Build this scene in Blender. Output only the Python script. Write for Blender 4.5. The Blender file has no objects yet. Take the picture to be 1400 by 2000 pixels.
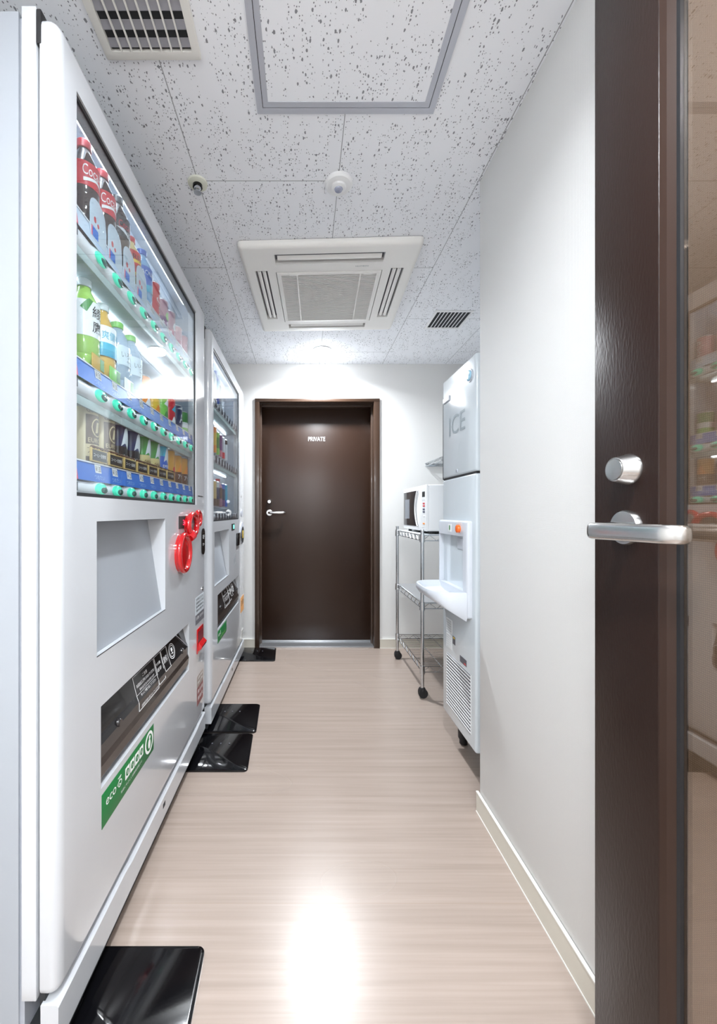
import bpy, bmesh, math, random
from mathutils import Vector, Matrix
random.seed(7)
PI = math.pi
SC = bpy.context.scene
COL = SC.collection

# ------------------------------------------------------------------ camera, world, lights, exposure
CAMZ = 1.08
cd = bpy.data.cameras.new('camera')
cam = bpy.data.objects.new('camera', cd); COL.objects.link(cam)
cam.location = (0, 0, CAMZ); cam.rotation_euler = (PI/2, 0, 0)
cd.sensor_width = 36; cd.lens = 770/2000*36; cd.shift_x = 0.053; cd.shift_y = 0.001
cd.clip_start = 0.02
SC.camera = cam
w = bpy.data.worlds.new('world'); SC.world = w; w.use_nodes = True
w.node_tree.nodes['Background'].inputs[0].default_value = (.9, .95, 1, 1)
w.node_tree.nodes['Background'].inputs[1].default_value = .3
SC.view_settings.view_transform = 'Standard'
SC.view_settings.look = 'None'
SC.view_settings.exposure = 1.92
SC.view_settings.gamma = 1.0
SC.view_settings.use_curve_mapping = False

def area(name, loc, size, power, col=(1, 1, 1), rot=(0, 0, 0), sy=None, shape='DISK', spread=PI):
    l = bpy.data.lights.new(name, 'AREA'); l.shape = shape; l.size = size
    if sy: l.size_y = sy
    l.energy = power; l.color = col; l.spread = spread
    o = bpy.data.objects.new(name, l); COL.objects.link(o)
    o.location = loc; o.rotation_euler = rot
    return o
CEIL = 2.273
LAMPS = [(.13, 2.88), (.10, .28)]
area('downlight_glow', (.13, 2.88, CEIL-.026), .11, 8.5, (.90, .95, 1), spread=2.65)
area('downlight_glow', (.10, .28, CEIL-.026), .11, 4.8, (.90, .95, 1), spread=2.65)
area('added_fill_light', (.0, -.85, CEIL-.02), 1.0, 15, (.90, .95, 1), sy=.7, shape='RECTANGLE')  # large soft fill, added unseen behind the camera to brighten the room

# ------------------------------------------------------------------ materials
MATS = {}
def mat(name, col=(.8, .8, .8), rough=.5, metal=0, coat=0, emit=0, ecol=None, bump=None, spec=.5, alpha=None):
    """bump = (scale xyz, strength, distance)"""
    if name in MATS: return MATS[name]
    m = bpy.data.materials.new(name); m.use_nodes = True
    nt = m.node_tree; b = nt.nodes['Principled BSDF']
    b.inputs['Base Color'].default_value = (*col, 1)
    b.inputs['Roughness'].default_value = rough
    b.inputs['Metallic'].default_value = metal
    b.inputs['Coat Weight'].default_value = coat
    b.inputs['Coat Roughness'].default_value = .04
    b.inputs['Specular IOR Level'].default_value = spec
    if alpha is not None: b.inputs['Alpha'].default_value = alpha
    if emit:
        b.inputs['Emission Color'].default_value = (*(ecol or col), 1)
        b.inputs['Emission Strength'].default_value = emit
    if bump:
        tc = nt.nodes.new('ShaderNodeTexCoord'); mp = nt.nodes.new('ShaderNodeMapping')
        mp.inputs['Scale'].default_value = bump[0]
        nz = nt.nodes.new('ShaderNodeTexNoise'); nz.inputs['Scale'].default_value = 1
        nz.inputs['Detail'].default_value = 3
        bp = nt.nodes.new('ShaderNodeBump'); bp.inputs['Strength'].default_value = bump[1]
        bp.inputs['Distance'].default_value = bump[2]
        L = nt.links.new
        L(tc.outputs['Object'], mp.inputs[0]); L(mp.outputs[0], nz.inputs[0])
        L(nz.outputs[0], bp.inputs['Height']); L(bp.outputs[0], b.inputs['Normal'])
    MATS[name] = m
    return m

def N(nt, typ, **kw):
    n = nt.nodes.new(typ)
    for k, v in kw.items():
        if k.startswith('i_'):
            key = k[2:]
            key = int(key) if key.isdigit() else key.replace('_', ' ')
            n.inputs[key].default_value = v
        else: setattr(n, k, v)
    return n

def mat_ceiling(name='ceiling_board', joints=True):
    m = mat(name, (.74, .75, .77), .85)
    nt = m.node_tree; L = nt.links.new; b = nt.nodes['Principled BSDF']
    g = N(nt, 'ShaderNodeNewGeometry')
    sp = N(nt, 'ShaderNodeSeparateXYZ'); L(g.outputs['Position'], sp.inputs[0])
    # fissure pits: anisotropic voronoi, only some cells, only where a stretched noise is high (chains along Y)
    def pits(sx, sy, thr, keep, off):
        mp = N(nt, 'ShaderNodeMapping'); mp.inputs['Scale'].default_value = (sx, sy, 1)
        mp.inputs['Location'].default_value = (off, off*.7, 0)
        L(g.outputs['Position'], mp.inputs[0])
        wob = N(nt, 'ShaderNodeTexNoise', i_Scale=3.1); L(mp.outputs[0], wob.inputs[0])
        mx = N(nt, 'ShaderNodeVectorMath', operation='ADD')
        sc = N(nt, 'ShaderNodeVectorMath', operation='SCALE'); sc.inputs['Scale'].default_value = .35
        L(wob.outputs['Color'], sc.inputs[0]); L(mp.outputs[0], mx.inputs[0]); L(sc.outputs[0], mx.inputs[1])
        v = N(nt, 'ShaderNodeTexVoronoi', voronoi_dimensions='2D', i_Scale=1.0); L(mx.outputs[0], v.inputs[0])
        s2 = N(nt, 'ShaderNodeSeparateColor'); L(v.outputs['Color'], s2.inputs[0])
        # radius varies per cell
        r = N(nt, 'ShaderNodeMath', operation='MULTIPLY'); L(s2.outputs[1], r.inputs[0]); r.inputs[1].default_value = thr
        lt = N(nt, 'ShaderNodeMath', operation='LESS_THAN'); L(v.outputs['Distance'], lt.inputs[0]); L(r.outputs[0], lt.inputs[1])
        kp = N(nt, 'ShaderNodeMath', operation='GREATER_THAN'); L(s2.outputs[0], kp.inputs[0]); kp.inputs[1].default_value = keep
        a = N(nt, 'ShaderNodeMath', operation='MULTIPLY'); L(lt.outputs[0], a.inputs[0]); L(kp.outputs[0], a.inputs[1])
        # chains
        mp2 = N(nt, 'ShaderNodeMapping'); mp2.inputs['Scale'].default_value = (34, 9, 1); L(g.outputs['Position'], mp2.inputs[0])
        cn = N(nt, 'ShaderNodeTexNoise', i_Scale=1.0, i_Detail=1.0); L(mp2.outputs[0], cn.inputs[0])
        cg = N(nt, 'ShaderNodeMath', operation='GREATER_THAN'); L(cn.outputs[0], cg.inputs[0]); cg.inputs[1].default_value = .44
        a2 = N(nt, 'ShaderNodeMath', operation='MULTIPLY'); L(a.outputs[0], a2.inputs[0]); L(cg.outputs[0], a2.inputs[1])
        return a2
    p1 = pits(88, 50, .25, .42, 0); p2 = pits(150, 120, .27, .62, 3.3)
    mxp = N(nt, 'ShaderNodeMath', operation='MAXIMUM'); L(p1.outputs[0], mxp.inputs[0]); L(p2.outputs[0], mxp.inputs[1])
    c1 = N(nt, 'ShaderNodeMix', data_type='RGBA'); c1.inputs[6].default_value = (.90, .92, .96, 1); c1.inputs[7].default_value = (.26, .265, .29, 1)
    L(mxp.outputs[0], c1.inputs[0])
    # board joints: columns .504 wide, boards 1.004 long, staggered by half
    cb = N(nt, 'ShaderNodeCombineXYZ')
    ay = N(nt, 'ShaderNodeMath', operation='ADD'); L(sp.outputs[1], ay.inputs[0]); ay.inputs[1].default_value = 10.04-1.918+.0
    ax = N(nt, 'ShaderNodeMath', operation='ADD'); L(sp.outputs[0], ax.inputs[0]); ax.inputs[1].default_value = .382+.504*4
    L(ay.outputs[0], cb.inputs[0]); L(ax.outputs[0], cb.inputs[1])
    br = N(nt, 'ShaderNodeTexBrick', i_Scale=1.0); br.inputs['Mortar Size'].default_value = .0014; br.inputs['Mortar Smooth'].default_value = 0
    br.inputs['Brick Width'].default_value = 1.004; br.inputs['Row Height'].default_value = .504; br.offset = .5; br.offset_frequency = 2
    L(cb.outputs[0], br.inputs[0])
    c2 = N(nt, 'ShaderNodeMix', data_type='RGBA'); c2.inputs[7].default_value = (.36, .37, .39, 1)
    (L(br.outputs['Fac'], c2.inputs[0]) if joints else setattr(c2.inputs[0], 'default_value', 0)); L(c1.outputs[2], c2.inputs[6]); L(c2.outputs[2], b.inputs['Base Color'])
    bp = N(nt, 'ShaderNodeBump', i_Strength=.4, i_Distance=.002); bp.invert = True
    L(mxp.outputs[0], bp.inputs['Height']); L(bp.outputs[0], b.inputs['Normal'])
    return m

def mat_floor():
    m = mat('vinyl_floor', (.55, .45, .38), .3)
    nt = m.node_tree; L = nt.links.new; b = nt.nodes['Principled BSDF']
    g = N(nt, 'ShaderNodeNewGeometry')
    def nz(scale, det):
        mp = N(nt, 'ShaderNodeMapping'); mp.inputs['Scale'].default_value = scale; L(g.outputs['Position'], mp.inputs[0])
        n = N(nt, 'ShaderNodeTexNoise', i_Scale=1.0, i_Detail=det); L(mp.outputs[0], n.inputs[0]); return n
    n1 = nz((1.3, 48, 1), 3); n2 = nz((3, 170, 1), 2); n3 = nz((1.2, 2.4, 1), 0)
    a = N(nt, 'ShaderNodeMath', operation='MULTIPLY_ADD'); L(n2.outputs[0], a.inputs[0]); a.inputs[1].default_value = .5; L(n1.outputs[0], a.inputs[2])
    a2 = N(nt, 'ShaderNodeMath', operation='MULTIPLY_ADD'); L(n3.outputs[0], a2.inputs[0]); a2.inputs[1].default_value = .0; L(a.outputs[0], a2.inputs[2])
    r = N(nt, 'ShaderNodeMapRange'); r.inputs[1].default_value = .40; r.inputs[2].default_value = 1.10; L(a2.outputs[0], r.inputs[0])
    c = N(nt, 'ShaderNodeMix', data_type='RGBA'); c.inputs[6].default_value = (.31, .247, .208, 1); c.inputs[7].default_value = (.415, .335, .287, 1)
    L(r.outputs[0], c.inputs[0])
    br = N(nt, 'ShaderNodeTexBrick', i_Scale=1.0); br.inputs['Mortar Size'].default_value = .0012; br.inputs['Mortar Smooth'].default_value = 0
    br.inputs['Brick Width'].default_value = 30; br.inputs['Row Height'].default_value = .91; br.offset = .5
    ad = N(nt, 'ShaderNodeVectorMath', operation='ADD'); ad.inputs[1].default_value = (6, 3.64-1.091, 0)
    L(g.outputs['Position'], ad.inputs[0]); L(ad.outputs[0], br.inputs[0])
    sc = N(nt, 'ShaderNodeMath', operation='MULTIPLY'); L(br.outputs['Fac'], sc.inputs[0]); sc.inputs[1].default_value = .35
    c2 = N(nt, 'ShaderNodeMix', data_type='RGBA'); c2.inputs[7].default_value = (.3, .22, .17, 1)
    L(sc.outputs[0], c2.inputs[0]); L(c.outputs[2], c2.inputs[6]); L(c2.outputs[2], b.inputs['Base Color'])
    rr = N(nt, 'ShaderNodeMapRange'); rr.inputs[3].default_value = .25; rr.inputs[4].default_value = .29; L(n3.outputs[0], rr.inputs[0])
    L(rr.outputs[0], b.inputs['Roughness'])
    b.inputs['Specular IOR Level'].default_value = .55
    bn = nz((5, 5, 1), 0); b2 = nz((90, 700, 1), 2)
    ba = N(nt, 'ShaderNodeMath', operation='MULTIPLY_ADD'); L(b2.outputs[0], ba.inputs[0]); ba.inputs[1].default_value = .03; L(bn.outputs[0], ba.inputs[2])
    bp = N(nt, 'ShaderNodeBump', i_Strength=.35, i_Distance=.002); L(ba.outputs[0], bp.inputs['Height']); L(bp.outputs[0], b.inputs['Normal'])
    return m

def mat_wall():
    m = mat('woven_wallpaper', (.765, .76, .745), .75)
    nt = m.node_tree; L = nt.links.new; b = nt.nodes['Principled BSDF']
    g = N(nt, 'ShaderNodeNewGeometry')
    def wv(ax, scale):
        v = N(nt, 'ShaderNodeTexWave', bands_direction=ax, i_Scale=scale, i_Distortion=1.2, i_Detail=1.0); L(g.outputs['Position'], v.inputs[0]); return v
    a = wv('Z', 130); c = wv('Y', 150); x = wv('X', 150)
    s = N(nt, 'ShaderNodeMath', operation='ADD'); L(a.outputs['Fac'], s.inputs[0]); L(c.outputs['Fac'], s.inputs[1])
    s2 = N(nt, 'ShaderNodeMath', operation='ADD'); L(s.outputs[0], s2.inputs[0]); L(x.outputs['Fac'], s2.inputs[1])
    bp = N(nt, 'ShaderNodeBump', i_Strength=.22, i_Distance=.001); L(s2.outputs[0], bp.inputs['Height']); L(bp.outputs[0], b.inputs['Normal'])
    return m

def mat_glass(name, tint=(1, 1, 1), gl=(1, 1, 1), ior=1.5, rough=0, base=0.0):
    if name in MATS: return MATS[name]
    m = bpy.data.materials.new(name); m.use_nodes = True; nt = m.node_tree; nt.nodes.clear(); L = nt.links.new
    o = N(nt, 'ShaderNodeOutputMaterial'); mx = N(nt, 'ShaderNodeMixShader')
    t = N(nt, 'ShaderNodeBsdfTransparent'); t.inputs[0].default_value = (*tint, 1)
    gg = N(nt, 'ShaderNodeBsdfGlossy'); gg.inputs[0].default_value = (*gl, 1); gg.inputs['Roughness'].default_value = rough
    f = N(nt, 'ShaderNodeLayerWeight', i_Blend=.5)
    pw = N(nt, 'ShaderNodeMath', operation='POWER'); L(f.outputs['Facing'], pw.inputs[0]); pw.inputs[1].default_value = 5
    ad = N(nt, 'ShaderNodeMath', operation='MULTIPLY_ADD', use_clamp=True); L(pw.outputs[0], ad.inputs[0]); ad.inputs[1].default_value = .9; ad.inputs[2].default_value = base
    L(ad.outputs[0], mx.inputs[0]); L(t.outputs[0], mx.inputs[1]); L(gg.outputs[0], mx.inputs[2]); L(mx.outputs[0], o.inputs[0])
    MATS[name] = m; return m

def mat_clear(name, col, k=.5):
    """see-through plastic / liquid: part tinted transparency, part glossy body"""
    if name in MATS: return MATS[name]
    m = mat(name, col, .12, coat=.6)
    nt = m.node_tree; L = nt.links.new; b = nt.nodes['Principled BSDF']; o = nt.nodes['Material Output']
    mx = N(nt, 'ShaderNodeMixShader'); mx.inputs[0].default_value = k
    t = N(nt, 'ShaderNodeBsdfTransparent'); t.inputs[0].default_value = (*[min(1, c*.5+.5) for c in col], 1)
    L(t.outputs[0], mx.inputs[1]); L(b.outputs[0], mx.inputs[2]); L(mx.outputs[0], o.inputs[0])
    return m

M_ceil = mat_ceiling(); M_ceilp = mat_ceiling('access_panel_board', False); M_floor = mat_floor(); M_wall = mat_wall()
M_base = mat('baseboard_vinyl', (.66, .62, .54), .45)
M_bhighlight = mat('baseboard_highlight', (.85, .83, .78), .4)  # paler colour paints the highlight lines along baseboard top and bottom
M_brown = mat('brown_steel', (.045, .023, .013), .34, coat=.12, bump=((700, 700, 8), .12, .0006))
M_door = mat('brown_door_skin', (.026, .012, .007), .33, coat=.0, spec=.4, bump=((260, 260, 5), .08, .0006))
def mat_stile():
    m = mat('brown_brushed_stile', (.018, .0085, .006), .34, coat=.0, spec=.32)
    nt = m.node_tree; L = nt.links.new; b = nt.nodes['Principled BSDF']
    g = N(nt, 'ShaderNodeNewGeometry')
    mp = N(nt, 'ShaderNodeMapping'); mp.inputs['Scale'].default_value = (200, 260, 60); L(g.outputs['Position'], mp.inputs[0])
    n = N(nt, 'ShaderNodeTexNoise', i_Scale=1.0, i_Detail=2.0); L(mp.outputs[0], n.inputs[0])
    bp = N(nt, 'ShaderNodeBump', i_Strength=.4, i_Distance=.0012); L(n.outputs[0], bp.inputs['Height']); L(bp.outputs[0], b.inputs['Normal'])
    return m
M_stile = mat_stile()
M_black = mat('black_rubber', (.012, .012, .014), .5)
M_gblack = mat('glossy_black_paint', (.003, .003, .004), .10, coat=.25, spec=.35, bump=((160, 160, 10), .05, .0006))
M_steel = mat('satin_steel', (.62, .61, .60), .26, 1)
M_chrome = mat('chrome_wire', (.62, .64, .66), .14, 1)
M_alu = mat('aluminium', (.60, .61, .63), .35, .85)
M_alug = mat('grey_aluminium_trim', (.52, .54, .60), .4, .2)
M_vm = mat('white_gloss_paint', (.56, .58, .61), .14, coat=.5)
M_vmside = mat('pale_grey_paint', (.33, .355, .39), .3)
M_vmgrey = mat('grey_paint', (.38, .40, .45), .4)
M_int = mat('display_backing', (.24, .28, .34), .5)
M_shelf = mat('shelf_grey_green', (.42, .50, .50), .35)
M_rail = mat('rail_white', (.86, .86, .90), .22, coat=.4)
M_green = mat('green_button_glow', (.05, .62, .42), .12, coat=1, emit=.12, ecol=(.05, .9, .55))
M_dgreen = mat('dark_button_lens', (.02, .10, .09), .08, coat=1)
M_rbtn = mat('dark_round_button', (.04, .045, .07), .35)
M_white = mat('white_plastic', (.84, .85, .86), .35)
M_offw = mat('off_white_plastic', (.78, .77, .73), .42)
M_ac = mat('ac_panel_plastic', (.88, .87, .84), .4)
M_acd = mat('ac_grille_grey', (.30, .31, .30), .5)
M_dark = mat('dark_void', (.02, .022, .025), .8)
M_dgrey = mat('dark_grey', (.12, .12, .14), .5)
M_red = mat('red_gloss_plastic', (.55, .004, .008), .15, coat=1)
M_smoke = mat('smoked_flap', (.018, .017, .018), .12, coat=.4, spec=.35)
M_smoke2 = mat('smoked_flap_lip', (.040, .030, .026), .2, coat=.3, spec=.35)
M_sgreen = mat('green_sticker', (.0, .17, .035), .45)
M_ink = mat('black_ink', (.02, .02, .02), .6)
M_wink = mat('white_ink', (.9, .9, .9), .6)
M_gink = mat('grey_ink', (.28, .33, .36), .5)
M_ice = mat('ice_machine_paint', (.66, .72, .76), .2, coat=.5)
M_icef = mat('ice_dispenser_plastic', (.62, .65, .70), .35)
M_orange = mat('orange_button', (.95, .16, .01), .3, coat=.6)
M_blue = mat('price_strip_blue', (.03, .17, .62), .4)
M_lblue = mat('pale_blue', (.35, .55, .85), .4)
M_mag = mat('pink_red_patch', (.75, .08, .15), .4)
M_card = mat_clear('frosted_card', (.72, .84, .95), .8)
M_glass = mat_glass('display_glass', (.93, .96, .97), base=.045)
M_dglass = mat_glass('bronze_glass', (.85, .80, .75), (.85, .80, .76), base=.20)
M_tube = mat('display_light_tube', (.9, .95, 1), .3, emit=3.0, ecol=(.85, .93, 1))
M_lamp = mat('lamp_disc', (1, 1, 1), .3, emit=38, ecol=(.92, .96, 1))

# ------------------------------------------------------------------ mesh builder
class B:
    def __init__(s, m=None):
        s.bm = bmesh.new(); s.mats = []; s.cur = 0
        s.m(m or M_white)
    def m(s, m):
        if m not in s.mats: s.mats.append(m)
        s.cur = s.mats.index(m); return s
    def _mark(s, faces, smooth=False):
        for f in faces: f.material_index = s.cur; f.smooth = smooth
    def box(s, x0, x1, y0, y1, z0, z1, bev=0, seg=2):
        x0, x1 = min(x0, x1), max(x0, x1); y0, y1 = min(y0, y1), max(y0, y1); z0, z1 = min(z0, z1), max(z0, z1)
        bm2 = bmesh.new()
        r = bmesh.ops.create_cube(bm2, size=1)
        for v in bm2.verts:
            v.co = Vector(((x0+x1)/2+v.co.x*(x1-x0), (y0+y1)/2+v.co.y*(y1-y0), (z0+z1)/2+v.co.z*(z1-z0)))
        if bev:
            bev = min(bev, .49*min(x1-x0, y1-y0, z1-z0))
            bmesh.ops.bevel(bm2, geom=bm2.edges[:], offset=bev, segments=seg, profile=.5, affect='EDGES')
        s.merge(bm2, smooth=bool(bev)); return s
    def merge(s, bm2, smooth=False):
        vm = {}
        for v in bm2.verts: vm[v] = s.bm.verts.new(v.co)
        fs = []
        for f in bm2.faces:
            try: fs.append(s.bm.faces.new([vm[v] for v in f.verts]))
            except ValueError: pass
        s._mark(fs, smooth); bm2.free(); return s
    def rings(s, rings, cap=True, closed=False, smooth=True):
        vs = [[s.bm.verts.new(p) for p in r] for r in rings]
        n = len(vs[0]); fs = []
        rng = range(len(vs) if closed else len(vs)-1)
        for i in rng:
            a, b = vs[i], vs[(i+1) % len(vs)]
            for j in range(n):
                fs.append(s.bm.faces.new((a[j], a[(j+1) % n], b[(j+1) % n], b[j])))
        s._mark(fs, smooth)
        if cap and not closed:
            c = [s.bm.faces.new(vs[0][::-1]), s.bm.faces.new(vs[-1])]
            s._mark(c, False)
        return s
    def tube(s, pts, r, n=8, closed=False, cap=True):
        pts = [Vector(p) for p in pts]; rs = r if isinstance(r, (list, tuple)) else [r]*len(pts)
        rings = []; up = None
        for i, p in enumerate(pts):
            if closed: t = pts[(i+1) % len(pts)]-pts[i-1]
            else: t = pts[min(i+1, len(pts)-1)]-pts[max(i-1, 0)]
            t.normalize()
            if up is None:
                up = Vector((0, 0, 1)) if abs(t.z) < .9 else Vector((1, 0, 0))
            u = up-t*up.dot(t); u.normalize(); up = u; v = t.cross(u)
            rings.append([p+rs[i]*(math.cos(2*PI*k/n)*u+math.sin(2*PI*k/n)*v) for k in range(n)])
        return s.rings(rings, cap, closed)
    def lathe(s, o, prof, n=24, axis='z', cap=True, a0=0):
        """prof: (radius, height); axis z / x / -x / y / -y"""
        o = Vector(o); rings = []
        for r, h in prof:
            ring = []
            for k in range(n):
                a = a0+2*PI*k/n; c, d = math.cos(a)*r, math.sin(a)*r
                p = {'z': (c, d, h), 'x': (h, c, d), '-x': (-h, d, c), 'y': (d, h, c), '-y': (c, -h, d), '-z': (d, c, -h)}[axis]
                ring.append(o+Vector(p))
            rings.append(ring)
        return s.rings(rings, cap)
    def prism(s, pts, f0, f1, smooth=False):
        """pts: 2-d points; f0, f1 map them to the two ends"""
        a = [s.bm.verts.new(f0(*p)) for p in pts]; b = [s.bm.verts.new(f1(*p)) for p in pts]
        fs = [s.bm.faces.new(a[::-1]), s.bm.faces.new(b)]; n = len(pts)
        s._mark(fs)
        s._mark([s.bm.faces.new((a[i], a[(i+1) % n], b[(i+1) % n], b[i])) for i in range(n)], smooth)
        return s
    def quad(s, *ps):
        s._mark([s.bm.faces.new([s.bm.verts.new(p) for p in ps])]); return s
    def text(s, string, frame, wrap=None):
        """frame = (origin(lower left), vector across, vector up): fills exactly that rectangle;
           wrap = (axis point, radius, start angle, end angle, z0, z1)"""
        vs, fs = glyphs(string)
        if wrap:
            (cx, cy), R, a0, a1, z0, z1 = wrap
            P = [Vector((cx+R*math.cos(a0+(a1-a0)*u), cy+R*math.sin(a0+(a1-a0)*u), z0+(z1-z0)*v)) for u, v in vs]
        else:
            o, ux, uy = map(Vector, frame); P = [o+ux*u+uy*v for u, v in vs]
        V = [s.bm.verts.new(p) for p in P]; out = []
        for f in fs:
            try: out.append(s.bm.faces.new([V[i] for i in f]))
            except ValueError: pass
        s._mark(out); return s
_G = {}
def glyphs(string):
    if string not in _G:
        c = bpy.data.curves.new('lettering', 'FONT'); c.body = string; c.resolution_u = 3
        o = bpy.data.objects.new('lettering', c)
        me = bpy.data.meshes.new_from_object(o)
        xs = [v.co.x for v in me.vertices]; ys = [v.co.y for v in me.vertices]
        x0, x1, y0, y1 = min(xs), max(xs), min(ys), max(ys)
        _G[string] = ([((v.co.x-x0)/(x1-x0), (v.co.y-y0)/(y1-y0)) for v in me.vertices], [list(p.vertices) for p in me.polygons])
        bpy.data.objects.remove(o); bpy.data.curves.remove(c); bpy.data.meshes.remove(me)
    return _G[string]

def wpos(o):
    p = Vector((0, 0, 0))
    while o: p += o.location; o = o.parent
    return p
def link(name, b, parent=None, fix=True, label=None, edge=False):
    if fix: bmesh.ops.recalc_face_normals(b.bm, faces=b.bm.faces[:])
    org = wpos(parent) if parent else None
    if parent is None:
        xs = [v.co for v in b.bm.verts]
        org = Vector(((min(v.x for v in xs)+max(v.x for v in xs))/2, (min(v.y for v in xs)+max(v.y for v in xs))/2, min(v.z for v in xs)))
    bmesh.ops.translate(b.bm, verts=b.bm.verts[:], vec=-org)
    me = bpy.data.meshes.new(name); b.bm.to_mesh(me); b.bm.free()
    for m in b.mats: me.materials.append(m)
    o = bpy.data.objects.new(name, me); COL.objects.link(o)
    if any(p.use_smooth for p in me.polygons):
        me.set_sharp_from_angle(angle=math.radians(38))
    if parent: o.parent = parent
    else: o.location = org
    if label: o['label'] = label
    return o
def thing(name, label, cat, loc=(0, 0, 0), group=None):
    o = bpy.data.objects.new(name, None); COL.objects.link(o); o.location = loc
    o.empty_display_size = .05
    o['label'] = label; o['category'] = cat
    if group: o['group'] = group
    return o
def tag(o, label, cat, group=None):
    o['label'] = label; o['category'] = cat
    if group: o['group'] = group
    return o
def struct(o, label=None):
    o['kind'] = 'structure'
    if label: o['label'] = label
    return o
def sroot(name, loc, label=None):
    o = bpy.data.objects.new(name, None); COL.objects.link(o); o.location = loc; o.empty_display_size = .05
    return struct(o, label)
def dup(root, loc, label=None, group=None):
    def cp(o, parent):
        c = o.copy(); COL.objects.link(c); c.parent = parent
        for ch in [q for q in KIDS.get(o.name, [])]: KIDS.setdefault(c.name, []).append(cp(ch, c))
        return c
    if root.name not in KIDS:
        def reg(o):
            KIDS[o.name] = [c for c in bpy.data.objects if c.parent == o]
            for c in KIDS[o.name]: reg(c)
        reg(root)
    r = cp(root, None); r.location = loc
    if label: r['label'] = label
    if group: r['group'] = group
    return r
KIDS = {}

def holed_panel(b, ax, ys, zs, holes, f0, f1, bev=0, seg=4):
    """slab spanning ys x zs in the plane across axis ax between f0 (front) and f1, with rectangular holes; outer rim of the front bevelled"""
    Y = sorted(set([ys[0], ys[1]]+[h[0] for h in holes]+[h[1] for h in holes]))
    Z = sorted(set([zs[0], zs[1]]+[h[2] for h in holes]+[h[3] for h in holes]))
    def P(f, y, z): return {'x': (f, y, z), 'y': (y, f, z), 'z': (y, z, f)}[ax]
    def solid(i, j):
        if i < 0 or j < 0 or i >= len(Y)-1 or j >= len(Z)-1: return False
        cy, cz = (Y[i]+Y[i+1])/2, (Z[j]+Z[j+1])/2
        return not any(h[0] < cy < h[1] and h[2] < cz < h[3] for h in holes)
    bm = bmesh.new(); V = {}
    def v(f, i, j):
        k = (f, i, j)
        if k not in V: V[k] = bm.verts.new(P(f, Y[i], Z[j]))
        return V[k]
    for i in range(len(Y)-1):
        for j in range(len(Z)-1):
            if not solid(i, j): continue
            for f in (f0, f1): bm.faces.new((v(f, i, j), v(f, i+1, j), v(f, i+1, j+1), v(f, i, j+1)))
            if not solid(i-1, j): bm.faces.new((v(f0, i, j), v(f0, i, j+1), v(f1, i, j+1), v(f1, i, j)))
            if not solid(i+1, j): bm.faces.new((v(f0, i+1, j), v(f0, i+1, j+1), v(f1, i+1, j+1), v(f1, i+1, j)))
            if not solid(i, j-1): bm.faces.new((v(f0, i, j), v(f0, i+1, j), v(f1, i+1, j), v(f1, i, j)))
            if not solid(i, j+1): bm.faces.new((v(f0, i, j+1), v(f0, i+1, j+1), v(f1, i+1, j+1), v(f1, i, j+1)))
    bmesh.ops.recalc_face_normals(bm, faces=bm.faces[:])
    if bev:
        k = {'x': 0, 'y': 1, 'z': 2}[ax]; o = {'x': (1, 2), 'y': (0, 2), 'z': (0, 1)}[ax]
        eps = 1e-5
        def rim(e):
            a, c = e.verts[0].co, e.verts[1].co
            front = abs(a[k]-f0) < eps and abs(c[k]-f0) < eps
            per = any(abs(a[q]-l) < eps and abs(c[q]-l) < eps for q, ls in zip(o, (ys, zs)) for l in ls)
            corner = all(any(abs(p[q]-l) < eps for l in ls) for p in (a, c) for q, ls in zip(o, (ys, zs))) and abs(a[k]-c[k]) > eps
            return (front and per) or corner
        es = [e for e in bm.edges if rim(e)]
        bmesh.ops.bevel(bm, geom=es, offset=bev, segments=seg, profile=.5, affect='EDGES')
    b.merge(bm, smooth=True)

def ellring(b, c, ry, rz, r, flat=1.0, n=56, k=14):
    """elliptical torus lying in the Y-Z plane"""
    c = Vector(c); rings = []
    for i in range(n):
        a = 2*PI*i/n; d = Vector((0, math.cos(a), math.sin(a)))
        p = c+Vector((0, ry*math.cos(a), rz*math.sin(a)))
        rings.append([p+r*(math.cos(2*PI*j/k)*d+flat*math.sin(2*PI*j/k)*Vector((1, 0, 0))) for j in range(k)])
    b.rings(rings, closed=True)
def elldisc(b, c, ry, rz, h, dome=0, n=32, steps=4, sx=1):
    """elliptical button growing along +X (sx=1) or -X"""
    c = Vector(c); rings = [[c+Vector((0, ry*math.cos(2*PI*i/n), rz*math.sin(2*PI*i/n))) for i in range(n)]]
    rings.append([p+Vector((sx*h, 0, 0)) for p in rings[0]])
    if dome:
        for q in range(1, steps+1):
            t = q/steps*PI/2*.96; cc, ss = math.cos(t), math.sin(t)
            rings.append([c+Vector((sx*(h+dome*ss), ry*cc*math.cos(2*PI*i/n), rz*cc*math.sin(2*PI*i/n))) for i in range(n)])
    b.rings(rings)

# ------------------------------------------------------------------ room shell
XR = .632; XL = -1.25; YB = 3.156; YF = -1.5; XRR = 1.36; YC = 1.419
struct(link('floor', B(M_floor).box(XL-.1, XRR+.1, YF-.1, YB+.45, -.1, 0)), 'pale beige wood-grain vinyl floor with glossy sheen')
struct(link('ceiling', B(M_ceil).box(XL-.1, XRR+.1, YF-.1, YB+.1, CEIL, CEIL+.1)), 'white fissured ceiling boards')
struct(link('wall_left', B(M_wall).box(XL-.1, XL, YF, YB, 0, CEIL)))
b = B(M_wall)
DX0, DX1, DZ = -.388, .588, 1.996   # rough opening
b.box(XL, DX0, YB, YB+.1, 0, CEIL); b.box(DX1, XRR, YB, YB+.1, 0, CEIL); b.box(DX0, DX1, YB, YB+.1, DZ, CEIL)
struct(link('wall_back', b))
struct(link('wall_right', B(M_wall).box(XR, XRR+.1, YF, YC, 0, CEIL, .002)), 'off-white woven wallpapered wall beside the open door')
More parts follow.
